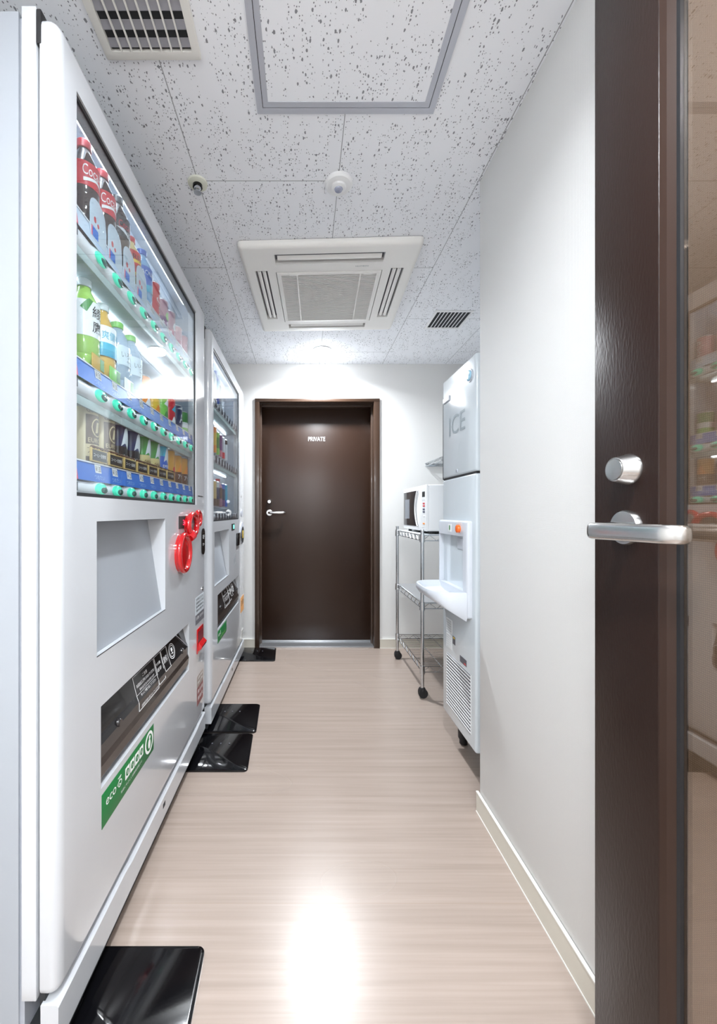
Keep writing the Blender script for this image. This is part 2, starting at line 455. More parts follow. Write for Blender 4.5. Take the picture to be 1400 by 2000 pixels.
struct(link('wall_alcove', B(M_wall).box(XRR, XRR+.1, YC, YB, 0, CEIL)))
struct(link('wall_front', B(M_wall).box(XL, XR, YF-.1, YF, 0, CEIL)))
struct(link('wall_behind_door', B(M_dark).box(DX0-.1, DX1+.1, YB+.36, YB+.4, 0, DZ+.05)))
def baseb(name, x0, x1, y0, y1, out):
    b = B(M_base).box(x0, x1, y0, y1, 0.004, .071)
    ex = {'x': (out*.0012, 0), 'y': (0, out*.0012)}
    dx, dy = ((out*.0015, 0) if abs(x1-x0) < abs(y1-y0) else (0, out*.0015))
    b.m(M_bhighlight).box(x0+dx, x1+dx, y0+dy, y1+dy, .071, .0745).box(x0+dx, x1+dx, y0+dy, y1+dy, 0, .004)  # highlight lines put in as paler strips
    struct(link(name, b))
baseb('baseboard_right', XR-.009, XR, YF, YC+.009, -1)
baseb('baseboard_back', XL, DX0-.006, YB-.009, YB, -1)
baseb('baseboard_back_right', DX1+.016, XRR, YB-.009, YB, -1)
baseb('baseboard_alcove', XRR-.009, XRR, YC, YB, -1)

# ------------------------------------------------------------------ back door
d = sroot('door_1', (.10, 3.30, 0), 'dark brown steel door marked PRIVATE at the end of the room')
fo = B(M_brown)
for (x0, x1) in ((-.3935, -.3585), (.557, .6025)):
    fo.box(x0, x1, YB-.012, YB+.05, 0, 1.9685, .001)
    sgn = 1 if x0 < 0 else -1; xi = x1 if x0 < 0 else x0
    fo.box(xi-sgn*.02, xi+sgn*.0, YB+.04, 3.30, 0, 1.985)
    fo.box(xi-sgn*.02, xi+sgn*.010, YB+.075, YB+.10, 0, 1.98, .002)
    fo.box(xi-sgn*.02, xi+sgn*.006, 3.27, 3.36, 0, 1.975)
fo.box(-.3935, .6025, YB-.012, YB+.05, 1.969, 1.994, .001)
fo.box(-.37, .57, YB+.04, 3.36, 1.966, 1.99); fo.box(-.37, .57, 3.25, 3.36, 1.955, 1.99)
link('door_frame', fo, d)
sl = link('door_leaf', B(M_door).box(-.356, .559, 3.30, 3.34, .012, 1.957, .002), d)
tx = B(M_wink); k = 3.30/770
tx.text('PRIVATE', ((8*k, 3.2985, CAMZ+(1002-861.5)*k), (33*k, 0, 0), (0, 0, 8.2*k)))
link('door_lettering', tx, sl, fix=False, label='white PRIVATE lettering')
link('threshold', B(M_alu).box(-.36, .56, YB+.0, 3.36, 0, .010, .002).box(-.36, .56, 3.285, 3.30, .008, .020, .002), d, label='bright aluminium threshold')
def lever(parent, x, z, y):
    b = B(M_steel)
    b.lathe((x, y, z), [(.027, 0), (.027, .006), (.024, .009)], 24, '-y')
    b.tube([(x, y-.005, z), (x, y-.045, z), (x+.012, y-.056, z), (x+.05, y-.058, z), (x+.118, y-.056, z), (x+.128, y-.045, z), (x+.128, y-.03, z)], [.009, .009, .0105, .0105, .0105, .0105, .009], 12)
    link('lever_handle', b, parent, label='brushed steel lever handle')
    c = B(M_steel).lathe((x, y, z+.092), [(.021, 0), (.020, .012), (.014, .020), (.013, .024)], 24, '-y')
    c.m(M_dgrey).box(x-.0015, x+.0015, y-.0246, y-.024, z+.086, z+.098)
    link('lock_cylinder', c, parent, label='round steel lock cylinder')
lever(sl, -.291, 1.083, 3.30)

# ------------------------------------------------------------------ open door by the camera (leaf folded along the right wall)
XD = .575
d = sroot('door_2', (.59, .35, 0), 'dark brown glazed door standing open along the right wall')
link('stile', B(M_stile).box(XD, XD+.04, .639, .782, .008, 2.15, .003, 3), d, label='dark brown brushed steel stile')
b = B(M_brown)
b.prism([(XD+.001, .6395), (XD+.016, .6395), (XD+.016, .618), (XD+.010, .618), (XD+.004, .6300)], lambda x, y: (x, y, .008), lambda x, y: (x, y, 2.15))
b.mats[0] = mat('dark_bead', (.030, .015, .010), .35, spec=.35); link('glazing_bead', b, d)
link('gasket', B(M_black).box(XD+.009, XD+.0155, .6125, .6185, .008, 2.15), d, label='black rubber glazing gasket')
link('glass_pane', B(M_dglass).box(XD+.0145, XD+.0185, -.02, .612, .10, 2.10), d, label='bronze tinted glass pane')
def mat_weave():
    m = mat('woven_brown_backing', (.30, .25, .21), .6)
    nt = m.node_tree; L = nt.links.new; b = nt.nodes['Principled BSDF']; g = N(nt, 'ShaderNodeNewGeometry')
    a = N(nt, 'ShaderNodeTexWave', bands_direction='Z', i_Scale=95.0, i_Distortion=1.5); L(g.outputs['Position'], a.inputs[0])
    c = N(nt, 'ShaderNodeTexWave', bands_direction='Y', i_Scale=110.0, i_Distortion=1.5); L(g.outputs['Position'], c.inputs[0])
    s = N(nt, 'ShaderNodeMath', operation='MULTIPLY'); L(a.outputs['Fac'], s.inputs[0]); L(c.outputs['Fac'], s.inputs[1])
    mx = N(nt, 'ShaderNodeMix', data_type='RGBA'); mx.inputs[6].default_value = (.30, .25, .205, 1); mx.inputs[7].default_value = (.52, .44, .37, 1)
    L(s.outputs[0], mx.inputs[0]); L(mx.outputs[2], b.inputs['Base Color'])
    return m
link('woven_backing', B(mat_weave()).box(XD+.021, XD+.030, -.02, .612, .10, 2.10), d, label='tan woven sheet behind the glass')
link('hinge_stile', B(M_stile).box(XD, XD+.04, -.10, -.02, .008, 2.15, .0015), d)
link('rail', B(M_stile).box(XD, XD+.04, -.02, .60, .008, .10, .0015).box(XD, XD+.04, -.02, .60, 2.10, 2.15, .0015), d)
b = B(M_steel); yc, zc = .700, 1.054
b.lathe((XD, yc, zc), [(.031, 0), (.031, .006), (.029, .010), (.014, .011)], 36, '-x')
pts = [(XD-.006, yc, zc), (XD-.030, yc, zc), (XD-.046, yc+.006, zc-.003), (XD-.053, yc+.004, zc-.004)]
b.tube(pts, [.010, .010, .010, .010], 16)
# flattened grip
def grip(b, path, ry, rz, n=20):
    rings = []
    for i, p in enumerate(path):
        p = Vector(p[:3]); t = Vector(path[min(i+1, len(path)-1)][:3])-Vector(path[max(i-1, 0)][:3]); t.normalize()
        u = Vector((0, 0, 1)); v = t.cross(u).normalized(); s = path[i][3]
        rings.append([p+s*(ry*abs(math.cos(2*PI*k/n))**.75*(1 if math.cos(2*PI*k/n) > 0 else -1)*v+rz*abs(math.sin(2*PI*k/n))**.75*(1 if math.sin(2*PI*k/n) > 0 else -1)*u) for k in range(n)])
    b.rings(rings)
zl = zc-.006
grip(b, [(.5225, .7205, zl, .75), (.522, .718, zl, .95), (.522, .713, zl, 1), (.524, .69, zl, 1), (.529, .65, zl, 1), (.534, .615, zl, 1), (.538, .596, zl, 1), (.542, .586, zl, 1), (.547, .580, zl, 1), (.553, .577, zl, .98), (.560, .577, zl, .9), (.563, .578, zl, .7)], .0075, .0148)
link('lever_handle', b, d, label='brushed steel lever handle')
b = B(M_steel); yc2, zc2 = .697, 1.157
b.lathe((XD, yc2, zc2), [(.0275, 0), (.0275, .004), (.0262, .006), (.0215, .026), (.0205, .0275), (.0200, .0275), (.0195, .0262), (.0185, .0262), (.0180, .0285), (.006, .0292)], 40, '-x')
link('lock_cylinder', b, d, label='round steel lock cylinder')

# ------------------------------------------------------------------ ceiling fittings
def lamp(x, y, label):
    t = thing('recessed_downlight', label, 'ceiling light', (x, y, CEIL))
    b = B(M_white).lathe((x, y, CEIL), [(.066, .0), (.066, -.004), (.060, -.006), (.057, -.004), (.057, -.0005)], 36)
    link('trim_ring', b, t)
    link('lamp_disc', B(M_lamp).lathe((x, y, CEIL-.0015), [(.056, 0), (.055, -.006), (.048, -.013), (.034, -.018), (.015, -.020)], 32), t, label='glowing white lamp disc')
lamp(.13, 2.88, 'bright round downlight in the ceiling just before the brown door')
lamp(.10, .28, 'round downlight in the ceiling above the camera')
tagc = 'ceiling light'
t = thing('added_fill_panel', 'unseen flat rectangular fill light panel added behind the camera', tagc, (0, -.85, CEIL))
link('diffuser', B(mat('fill_diffuser', (1, 1, 1), .4, emit=1.5)).box(-.5, .5, -1.2, -.5, CEIL-.012, CEIL-.0005), t)  # glowing face of the added fill panel, out of view
# access panel
t = thing('ceiling_access_panel', 'square fissured access panel in the ceiling with grey aluminium frame', 'access panel', (.12, .92, CEIL))
b = B(M_alug); x0, x1, y0, y1 = -.139, .384, .652, 1.175
holed_panel(b, 'z', (x0, x1), (y0, y1), [(x0+.017, x1-.017, y0+.017, y1-.017)], CEIL-.004, CEIL-.0002)
link('outer_frame', b, t)
b = B(M_alug); i = .0188
holed_panel(b, 'z', (x0+i, x1-i), (y0+i, y1-i), [(x0+i+.015, x1-i-.015, y0+i+.015, y1-i-.015)], CEIL-.0035, CEIL-.0002)
link('inner_frame', b, t)
link('shadow_gap', B(M_black).box(x0+.016, x1-.016, y0+.016, y1-.016, CEIL-.0012, CEIL-.0004), t)
link('panel_board', B(M_ceilp).box(x0+.033, x1-.033, y0+.033, y1-.033, CEIL-.0022, CEIL-.0014), t)
# large vent grille
t = thing('ceiling_vent', 'large pale egg-crate vent grille in the ceiling above the near vending machine', 'vent', (-.39, .90, CEIL))
b = B(M_offw); gx0, gx1, gy0, gy1 = -.515, -.268, .770, 1.032
holed_panel(b, 'z', (gx0, gx1), (gy0, gy1), [(gx0+.022, gx1-.020, gy0+.022, gy1-.020)], CEIL-.010, CEIL-.0002, bev=.004, seg=2)
link('vent_frame', b, t)
hx0, hx1, hy0, hy1 = gx0+.022, gx1-.020, gy0+.022, gy1-.020
link('vent_duct', B(M_dark).box(hx0, hx1, hy0, hy1, CEIL-.0008, CEIL-.0003), t)
b = B(M_offw); nb = 8
for q in range(1, nb):
    xx = hx0+(hx1-hx0)*q/nb; b.box(xx-.002, xx+.002, hy0, hy1, CEIL-.010, CEIL-.006)
link('vent_bars', b, t)
b = B(mat('vent_louver_grey', (.30, .30, .33), .5))
for q in range(6):
    yy = hy0+(hy1-hy0)*(q+.5)/6
    b.prism([(yy-.006, CEIL-.0015), (yy-.005, CEIL-.001), (yy+.012, CEIL-.0055), (yy+.0105, CEIL-.006)], lambda y, z: (hx0, y, z), lambda y, z: (hx1, y, z))
link('vent_louvers', b, t)
# small vent
t = thing('ceiling_vent', 'small white square vent with dark slots near the ice machine', 'vent', (.887, 2.43, CEIL))
b = B(M_white); gx0, gx1, gy0, gy1 = .772, 1.002, 2.318, 2.552
holed_panel(b, 'z', (gx0, gx1), (gy0, gy1), [(.788, .987, 2.334, 2.531)], CEIL-.005, CEIL-.0002, bev=.002, seg=2)
link('vent_frame', b, t)
link('vent_duct', B(M_dark).box(.788, .987, 2.334, 2.531, CEIL-.0008, CEIL-.0003), t)
b = B(M_white)
for q in range(1, 9):
    xx = .788+.199*q/9; b.box(xx-.0022, xx+.0022, 2.334, 2.531, CEIL-.0045, CEIL-.001)
link('vent_slats', b, t)
# sprinkler and smoke detector
t = thing('fire_sprinkler', 'small chrome sprinkler head on a cream ceiling plate', 'sprinkler', (-.385, 1.424, CEIL))
x, y = -.385, 1.424
link('ceiling_plate', B(mat('cream_plate', (.72, .74, .64), .4)).lathe((x, y, CEIL), [(.035, -.0002), (.034, -.006), (.022, -.009), (.010, -.009)], 32), t, label='round cream ceiling plate')
b = B(M_gblack).lathe((x, y, CEIL), [(.017, -.008), (.017, -.018)], 24)
b.m(M_chrome).lathe((x, y, CEIL), [(.0135, -.018), (.0125, -.026), (.006, -.030), (.006, -.034), (.013, -.035), (.013, -.037)], 24)
link('sprinkler_head', b, t)
x, y = .124, 1.424
t = thing('smoke_detector', 'round white smoke detector on the ceiling between access panel and air conditioner', 'smoke detector', (x, y, CEIL))
link('detector_base', B(M_white).lathe((x, y, CEIL), [(.050, -.0002), (.050, -.007), (.045, -.013), (.030, -.016)], 40), t)
b = B(M_white).lathe((x, y, CEIL), [(.028, -.015), (.026, -.021), (.018, -.024)], 32)
b.m(mat('detector_lens', (.35, .38, .50), .15, coat=1)).lathe((x, y, CEIL), [(.016, -.023), (.013, -.028), (.006, -.030)], 24)
link('detector_lens', b, t)
# air conditioner cassette
AX, AY = .127, 2.118
t = thing('ceiling_air_conditioner', 'square white four-way cassette air conditioner in the ceiling', 'air conditioner', (AX, AY, CEIL))
h = .409; zc = CEIL-.030
def zq(x, y, z): return (AX+x, AY+y, z)
b = B(M_ac)
slots = [(-.25, .25, -.352, -.282), (-.235, .235, .305, .355)]   # x0,x1,y0,y1 near / far
sside = [(-.355, -.295, -.235, .235), (.295, .355, -.235, .235)]
grl = (-.256, .256, -.222, .272)
allh = slots+sside+[grl]
holed_panel(b, 'z', (AX-h, AX+h), (AY-h, AY+h), [(AX+q[0], AX+q[1], AY+q[2], AY+q[3]) for q in allh], zc, CEIL-.002, bev=.020, seg=4)
link('panel_body', b, t)
def vane(x0, x1, y0, y1, long_x, name, inset):
    s = B(M_dgrey); s.box(AX+x0, AX+x1, AY+y0, AY+y1, CEIL-.006, CEIL-.004)
    link('outlet_duct', s, t)
    v = B(M_ac)
    if long_x:
        c = (y0+y1)/2; v.prism([(c-.014, zc+.010), (c+.002, zc+.002), (c+.016, zc+.006), (c+.002, zc+.008)], lambda y, z: (AX+x0+inset, AY+y, z), lambda y, z: (AX+x1-inset, AY+y, z), True)
    else:
        c = (x0+x1)/2
        for e in (-.012, .012):
            v.prism([(c+e-.009, zc+.008), (c+e, zc+.002), (c+e+.009, zc+.006), (c+e, zc+.010)], lambda x, z: (AX+x, AY+y0+inset, z), lambda x, z: (AX+x, AY+y1-inset, z), True)
    link('air_vane', v, t)
for q in slots: vane(*q, True, '', .012)
for q in sside: vane(*q, False, '', .012)
g = B(M_acd); g.box(AX-.256, AX+.256, AY-.222, AY+.272, CEIL-.010, CEIL-.006)
gf = link('filter_backing', g, t)
b = B(M_ac)
holed_panel(b, 'z', (AX-.253, AX+.253), (AY-.219, AY+.269), [(AX-.232, AX+.232, AY-.202, AY+.252)], zc-.003, zc+.010, bev=.003, seg=2)
for q in range(46):
    yy = AY-.200+.450*(q+.5)/46
    b.prism([(yy-.0030, zc+.0), (yy+.0, zc-.001), (yy+.0030, zc+.006), (yy+.0, zc+.007)], lambda y, z: (AX-.233, y, z), lambda y, z: (AX+.233, y, z))
for xx in (-.155, .0, .155)[::2]: b.box(AX+xx-.003, AX+xx+.003, AY-.203, AY+.253, zc-.0015, zc+.004)
for xx in (-.17, .19): b.box(AX+xx-.022, AX+xx+.022, AY-.214, AY-.198, zc-.005, zc-.001, .001)
link('intake_grille', b, t)
b = B(M_gink).text('MITSUBISHI', ((AX+.125, AY-.262, zc-.0006), (.060, 0, 0), (0, .009, 0)))
link('maker_lettering', b, t, fix=False, label='small grey maker lettering')
t.rotation_euler = (0, 0, math.radians(-2.2))

# ------------------------------------------------------------------ drink containers (front towards +X)
def wtext(b, s, R, a0, a1, z0, z1, m=None, o=(0, 0)):
    if m: b.m(m)
    b.text(s, None, wrap=(o, R, a0, a1, z0, z1))
def wpoly(b, pts, R, o=(0, 0), m=None):
    """pts (angle, z) polygon wrapped on a cylinder, cut in thin strips"""
    if m: b.m(m)
    amin, amax = min(p[0] for p in pts), max(p[0] for p in pts)
    n = max(2, int((amax-amin)/.12))
    def span(a):
        zs = []
        for i in range(len(pts)):
            (a1, z1), (a2, z2) = pts[i], pts[(i+1) % len(pts)]
            if a1 == a2: continue
            if min(a1, a2)-1e-9 <= a <= max(a1, a2)+1e-9: zs.append(z1+(z2-z1)*(a-a1)/(a2-a1))
        return (min(zs), max(zs)) if zs else None
    prev = None
    for i in range(n+1):
        a = amin+(amax-amin)*(i/n); a = min(max(a, amin+1e-6), amax-1e-6); s_ = span(a)
        if s_ is None: continue
        c = (o[0]+R*math.cos(a), o[1]+R*math.sin(a))
        cur = ((c[0], c[1], s_[0]), (c[0], c[1], s_[1]))
        if prev: b.quad(prev[0], cur[0], cur[1], prev[1])
        prev = cur
P = lambda n, c, r=.3, **k: mat('paint_'+n, c, r, coat=.4, **k)
def bottle(name, label, cat, h, r, liquid, cap, lab, lz, deco=None, loc=(0, 0, 0), group=None, waist=False):
    t = thing(name, label, cat, (0, 0, 0), group)
    sh = h*.72
    if waist: prof = [(r*.86, 0), (r, .008), (r, h*.30), (r*.9, h*.36), (r, h*.42), (r, h*.60), (r*.86, h*.70), (r*.5, h*.84), (r*.42, h*.90), (r*.42, h*.925)]
    else: prof = [(r*.86, 0), (r, .008), (r, h*.18), (r*.95, h*.2), (r, h*.22), (r, h*.40), (r*.96, h*.42), (r, h*.44), (r, h*.68), (r*.82, h*.78), (r*.46, h*.88), (r*.42, h*.925)]
    link('bottle_body', B(liquid).lathe((0, 0, 0), prof, 28), t)
    link('cap', B(cap).lathe((0, 0, 0), [(r*.47, h*.915), (r*.50, h*.92), (r*.50, h*.99), (r*.44, h)], 24), t)
    lb = B(lab); lb.lathe((0, 0, 0), [(r*1.02, h*lz[0]), (r*1.02, h*lz[1])], 28, cap=False)
    if deco: deco(lb, r*1.03, h)
    link('label_sleeve', lb, t, fix=False)
    t.location = loc
    return t
def can(name, label, cat, h, r, bands, deco=None, loc=(0, 0, 0), group=None, neck=.86, simple=False):
    t = None if simple else thing(name, label, cat, (0, 0, 0), group)
    b = B(bands[0][2])
    for z0, z1, m in bands: b.m(m).lathe((0, 0, 0), [(r, h*z0), (r, h*z1)], 24, cap=False)
    if deco: deco(b, r*1.012, h)
    if simple:
        b.m(M_alu).lathe((0, 0, 0), [(r, h*.955), (r*neck, h), (r*neck*.94, h*.99)], 20)
        b.lathe((0, 0, 0), [(r*.9, 0), (r, h*.03)], 20)
        o = link(name, b, None, fix=False); tag(o, label, cat, group); o.location = loc; return o
    link('can_body', b, t, fix=False)
    link('can_lid', B(M_alu).lathe((0, 0, 0), [(r, h*.955), (r*neck, h*.985), (r*neck, h), (r*neck*.93, h), (r*neck*.93, h*.985)], 24), t)
    link('can_base', B(M_alu).lathe((0, 0, 0), [(r*.88, 0), (r, h*.03)], 24), t)
    t.location = loc; return t

cola = mat('cola_liquid', (.035, .012, .008), .06, coat=1)
redp = P('red', (.62, .015, .03)); blackp = P('black', (.012, .012, .016)); cream = P('cream', (.62, .52, .33)); taupe = P('taupe', (.16, .12, .10))
navy = P('navy', (.012, .022, .09)); yellowp = P('yellow', (.80, .55, .05)); gold = P('gold', (.62, .44, .16)); greenp = P('green', (.06, .28, .06)); lgreen = P('lime', (.22, .62, .10))
whitep = P('white', (.85, .87, .88)); silver = P('silver', (.62, .66, .70)); bluep = P('blue', (.02, .12, .55)); teal = P('teal', (.0, .35, .55)); purple = P('purple', (.16, .04, .20)); pink = P('pink', (.62, .18, .26)); mauve = P('mauve', (.45, .22, .30)); orangep = P('orange', (.85, .28, .03)); brownp = P('brown', (.12, .05, .025)); amber = P('amber', (.62, .30, .05)); cyanp = P('cyan', (.03, .45, .65))
tea_g = mat_clear('green_tea', (.38, .66, .12), .85); tea_y = mat_clear('amber_tea', (.80, .50, .10), .85); water = mat_clear('clear_water', (.55, .72, .88), .55); blueliq = mat_clear('blue_bottle', (.25, .50, .80), .8); lemonliq = mat_clear('lemon_drink', (.85, .70, .30), .85)
capw = mat_clear('clear_cap', (.75, .82, .85), .85)
MX = -.5205; YS = [.932+.0820*k for k in range(10)]
Z1, Z2, Z3 = 1.712, 1.402, 1.186

def d_coke(b, R, h):
    wpoly(b, [(-1.1, h*.535), (-.2, h*.575), (.5, h*.535), (1.2, h*.50), (1.2, h*.52), (.5, h*.555), (-.2, h*.60), (-1.1, h*.57)], R*1.005, m=whitep)
    wtext(b, 'Coca-Cola', R*1.008, -1.15, 1.15, h*.60, h*.70, whitep)
def cola_bottle(label, k, zero=False):
    return bottle('cola_bottle', label, 'bottle', .243, .033, cola, blackp if zero else redp, blackp if zero else redp, (.50, .73), d_zero if zero else d_coke, (MX, YS[k], Z1), None)
def d_zero(b, R, h):
    wtext(b, 'Coca-Cola', R*1.008, -1.0, 1.0, h*.60, h*.68, redp)
    wtext(b, 'Zero', R*1.008, -.3, .7, h*.52, h*.58, whitep)
    wpoly(b, [(-1.2, h*.60), (-.6, h*.60), (.2, h*.51), (.1, h*.505)], R*1.004, m=silver)
cola_bottle('red-labelled cola bottle, nearest on the top display shelf', 0)
cola_bottle('second red-labelled cola bottle from the near end of the top shelf', 1)
cola_bottle('black-labelled cola bottle beside the red-labelled ones on the top shelf', 2, True)
def d_real(b, R, h):
    for q in range(4):
        z = h*(.34+.1*q); wpoly(b, [(-1.3, z), (1.3, z+h*.06), (1.3, z+h*.11), (-1.3, z+h*.05)], R*1.004, m=yellowp if q % 2 == 0 else redp)
    wtext(b, 'REAL', R*1.01, -.9, .8, h*.60, h*.68, blackp); wtext(b, 'Flavor', R*1.01, -.9, .8, h*.44, h*.51, blackp)
bottle('soft_drink_bottle', 'red and yellow striped drink bottle beside the black-labelled cola', 'bottle', .19, .030, lemonliq, redp, redp, (.33, .74), d_real, (MX, YS[3], Z1))
def d_aq(b, R, h):
    wpoly(b, [(-1.4, h*.38), (1.4, h*.52), (1.4, h*.36), (-1.4, h*.30)], R*1.004, m=cyanp)
    wtext(b, 'AQUARIUS', R*1.01, -1.2, 1.2, h*.56, h*.64, whitep)
bottle('sports_drink_bottle', 'blue sports drink bottle with blue cap and slanting label', 'bottle', .205, .033, blueliq, bluep, bluep, (.40, .70), d_aq, (MX, YS[4], Z1))
def d_vert(s, m, z0=.12, z1=.85, a=.55):
    def f(b, R, h):
        # lettering running up the can: rotate by swapping axes
        vs, fs = glyphs(s); b.m(m)
        V = [b.bm.verts.new((R*1.006*math.cos(a*(1-2*v)), R*1.006*math.sin(a*(1-2*v)), h*(z0+(z1-z0)*u))) for u, v in vs]
        o = []
        for q in fs:
            try: o.append(b.bm.faces.new([V[i] for i in q]))
            except ValueError: pass
        b._mark(o)
    return f
can('soda_can', 'tall red can with white upright script on the top shelf', 'can', .150, .028, [(.03, .955, redp)], d_vert('Coca-Cola', whitep), (MX, YS[5], Z1))
def d_dot(m1, m2):
    def f(b, R, h):
        wpoly(b, [(-.5, h*.55), (-.3, h*.66), (.2, h*.68), (.5, h*.58), (.3, h*.46), (-.3, h*.45)], R*1.006, m=m1)
        wtext(b, 'No', R*1.01, -.9, .7, h*.22, h*.42, m2)
    return f
can('soda_can', 'purple and pink can with green dot beside the tall red can', 'can', .135, .028, [(.03, .18, redp), (.18, .52, purple), (.52, .955, mauve)], d_dot(lgreen, whitep), (MX, YS[6], Z1))
can('soda_can', 'mauve can third from the far end of the top shelf', 'can', .135, .027, [(.03, .45, pink), (.45, .955, mauve)], d_dot(whitep, whitep), (MX, YS[7], Z1))
can('soda_can', 'pale pink can second from the far end of the top shelf', 'can', .115, .027, [(.03, .5, pink), (.5, .955, P('pale_pink', (.75, .42, .45)))], None, (MX, YS[8], Z1))
can('soda_can', 'rose can with white upright lettering at the far end of the top shelf', 'can', .115, .027, [(.03, .955, P('rose', (.70, .30, .34)))], d_vert('soda', whitep), (MX, YS[9], Z1))
# middle shelf
def d_tea(b, R, h):
    wtext(b, '綾', R*1.01, -.55, .25, h*.58, h*.70, blackp); wtext(b, '鷹', R*1.01, -.55, .25, h*.43, h*.55, blackp)
    wpoly(b, [(-1.3, h*.66), (-.8, h*.76), (-.5, h*.74), (-.9, h*.62)], R*1.006, m=greenp)
bottle('green_tea_bottle', 'green tea bottle with white label, nearest on the middle shelf', 'bottle', .228, .034, tea_g, capw, whitep, (.38, .74), d_tea, (MX, YS[0], Z2))
def d_sou(b, R, h):
    wpoly(b, [(-1.5, h*.42), (1.5, h*.42), (1.5, h*.50), (-1.5, h*.50)], R*1.004, m=cyanp)
    wpoly(b, [(-1.5, h*.34), (1.5, h*.34), (1.5, h*.42), (-1.5, h*.42)], R*1.004, m=teal)
    wtext(b, '爽健美茶', R*1.01, -1.1, 1.0, h*.54, h*.64, cyanp)
bottle('blended_tea_bottle', 'amber tea bottle with white and turquoise label', 'bottle', .212, .034, tea_y, capw, whitep, (.34, .70), d_sou, (MX, YS[1], Z2), waist=True)
def d_iro(b, R, h):
    wtext(b, 'いろはす', R*1.01, -.8, .9, h*.50, h*.58, P('slate', (.12, .18, .2)))
    wtext(b, 'natural', R*1.01, -.3, .7, h*.45, h*.475, P('slate', (.12, .18, .2)))
pale = P('pale_blue', (.66, .78, .86))
for k, lb in ((2, 'clear water bottle with green cap beside the amber tea'), (3, 'clear water bottle with green cap, far one of the two')):
    bottle('water_bottle', lb, 'bottle', .205, .034, water, lgreen, pale, (.40, .66), d_iro, (MX, YS[k], Z2))
def d_fruit(m1, m2):
    def f(b, R, h):
        wpoly(b, [(-1.0, h*.15), (-.3, h*.45), (.4, h*.30), (1.0, h*.55), (1.0, h*.15)], R*1.005, m=m1)
        wpoly(b, [(-.7, h*.62), (0, h*.80), (.7, h*.66), (0, h*.56)], R*1.005, m=m2)
    return f
can('juice_can', 'orange fruit drink can with pale swirl on the middle shelf', 'can', .125, .028, [(.03, .955, orangep)], d_fruit(whitep, redp), (MX, YS[4], Z2-.01))
can('juice_can', 'yellow fruit drink can next to the orange one on the middle shelf', 'can', .125, .028, [(.03, .955, yellowp)], d_fruit(orangep, lgreen), (MX, YS[5], Z2-.01))
can('juice_can', 'green can between the yellow and the red can on the middle shelf', 'can', .125, .027, [(.03, .955, lgreen)], d_fruit(greenp, whitep), (MX, YS[6], Z2-.01))
can('juice_can', 'red can with blue swirl on the middle shelf', 'can', .125, .027, [(.03, .955, redp)], d_fruit(whitep, cyanp), (MX, YS[7], Z2-.01))
def d_a(b, R, h):
    wtext(b, 'A', R*1.01, -.6, .4, h*.40, h*.72, whitep); wpoly(b, [(-1, h*.85), (0, h*.95), (1, h*.85)], R*1.004, m=silver)
can('coffee_can', 'navy can with a large white letter A on the middle shelf', 'can', .120, .028, [(.03, .25, brownp), (.25, .955, navy)], d_a, (MX, YS[8], Z2-.01))
can('juice_can', 'green and white can at the far end of the middle shelf', 'can', .115, .027, [(.03, .4, lgreen), (.4, .6, whitep), (.6, .955, greenp)], None, (MX, YS[9], Z2-.01))
# bottom shelf
def d_geo(b, R, h):
    wpoly(b, [(-.95, h*.10), (.95, h*.10), (.95, h*.82), (-.95, h*.82)], R*1.004, m=taupe)
    wpoly(b, [(-.95, h*.17), (.95, h*.17), (.95, h*.36), (-.95, h*.36)], R*1.009, m=cream)
    wtext(b, 'プレミアム', R*1.014, -.85, .8, h*.22, h*.32, taupe)
    wtext(b, 'EUROPE', R*1.014, -.8, .8, h*.39, h*.46, cream)
    n = 14
    for q in range(n):
        a1, a2 = 2*PI*q/n, 2*PI*(q+1)/n
        P4 = [(.55*math.cos(a)*s, h*.63+h*.15*math.sin(a)*s) for a, s in ((a1, 1), (a2, 1), (a2, .86), (a1, .86))]
        b.m(cream).quad(*[(R*1.009*math.cos(a), R*1.009*math.sin(a), z) for a, z in P4])
    wpoly(b, [(-.22, h*.54), (.22, h*.56), (.05, h*.64), (.25, h*.72), (-.2, h*.71)], R*1.010, m=cream)
    wtext(b, 'GEORGIA', R*1.014, -.9, .9, h*.855, h*.91, taupe)
for k, lb in ((0, 'cream and brown coffee can, nearest on the bottom shelf'), (1, 'cream and brown coffee can, second from the near end of the bottom shelf')):
    can('coffee_can', lb, 'can', .150, .031, [(.03, .955, cream)], d_geo, (MX, YS[k], Z3))
def d_mount(mm, name, tm, nm=whitep, name2=None, z=.22, hh=.17):
    def f(b, R, h):
        wpoly(b, [(-.75, h*.55), (-.35, h*.90), (-.05, h*.93), (.25, h*.80), (.75, h*.52), (.3, h*.64), (0, h*.50), (-.3, h*.62)], R*1.006, m=mm)
        if name: wtext(b, name, R*1.012, -.85, 1.15 if len(name) > 3 else .9, h*z, h*(z+hh), nm)
        if name2: wtext(b, name2, R*1.012, -.8, .9, h*(z-.12), h*(z-.03), nm)
        wpoly(b, [(-.9, h*.13), (.9, h*.13), (.9, h*.17), (-.9, h*.17)], R*1.008, m=tm)
    return f
for k, lb in ((2, 'black coffee can beside the cream and brown ones'), (3, 'black coffee can beside the green mountain cans')):
    can('coffee_can', lb, 'can', .140, .028, [(.03, .55, blackp), (.55, .955, navy)], d_mount(silver, 'BLACK', gold), (MX, YS[k], Z3))
pg = P('pale_gold', (.62, .52, .24))
for k, lb in ((4, 'green and pale gold mountain coffee can beside the black ones'), (5, 'green and pale gold mountain coffee can beside the blue one')):
    can('coffee_can', lb, 'can', .140, .028, [(.03, .15, orangep), (.15, .55, pg), (.55, .955, greenp)], d_mount(silver, '微糖', greenp, brownp, z=.28), (MX, YS[k], Z3))
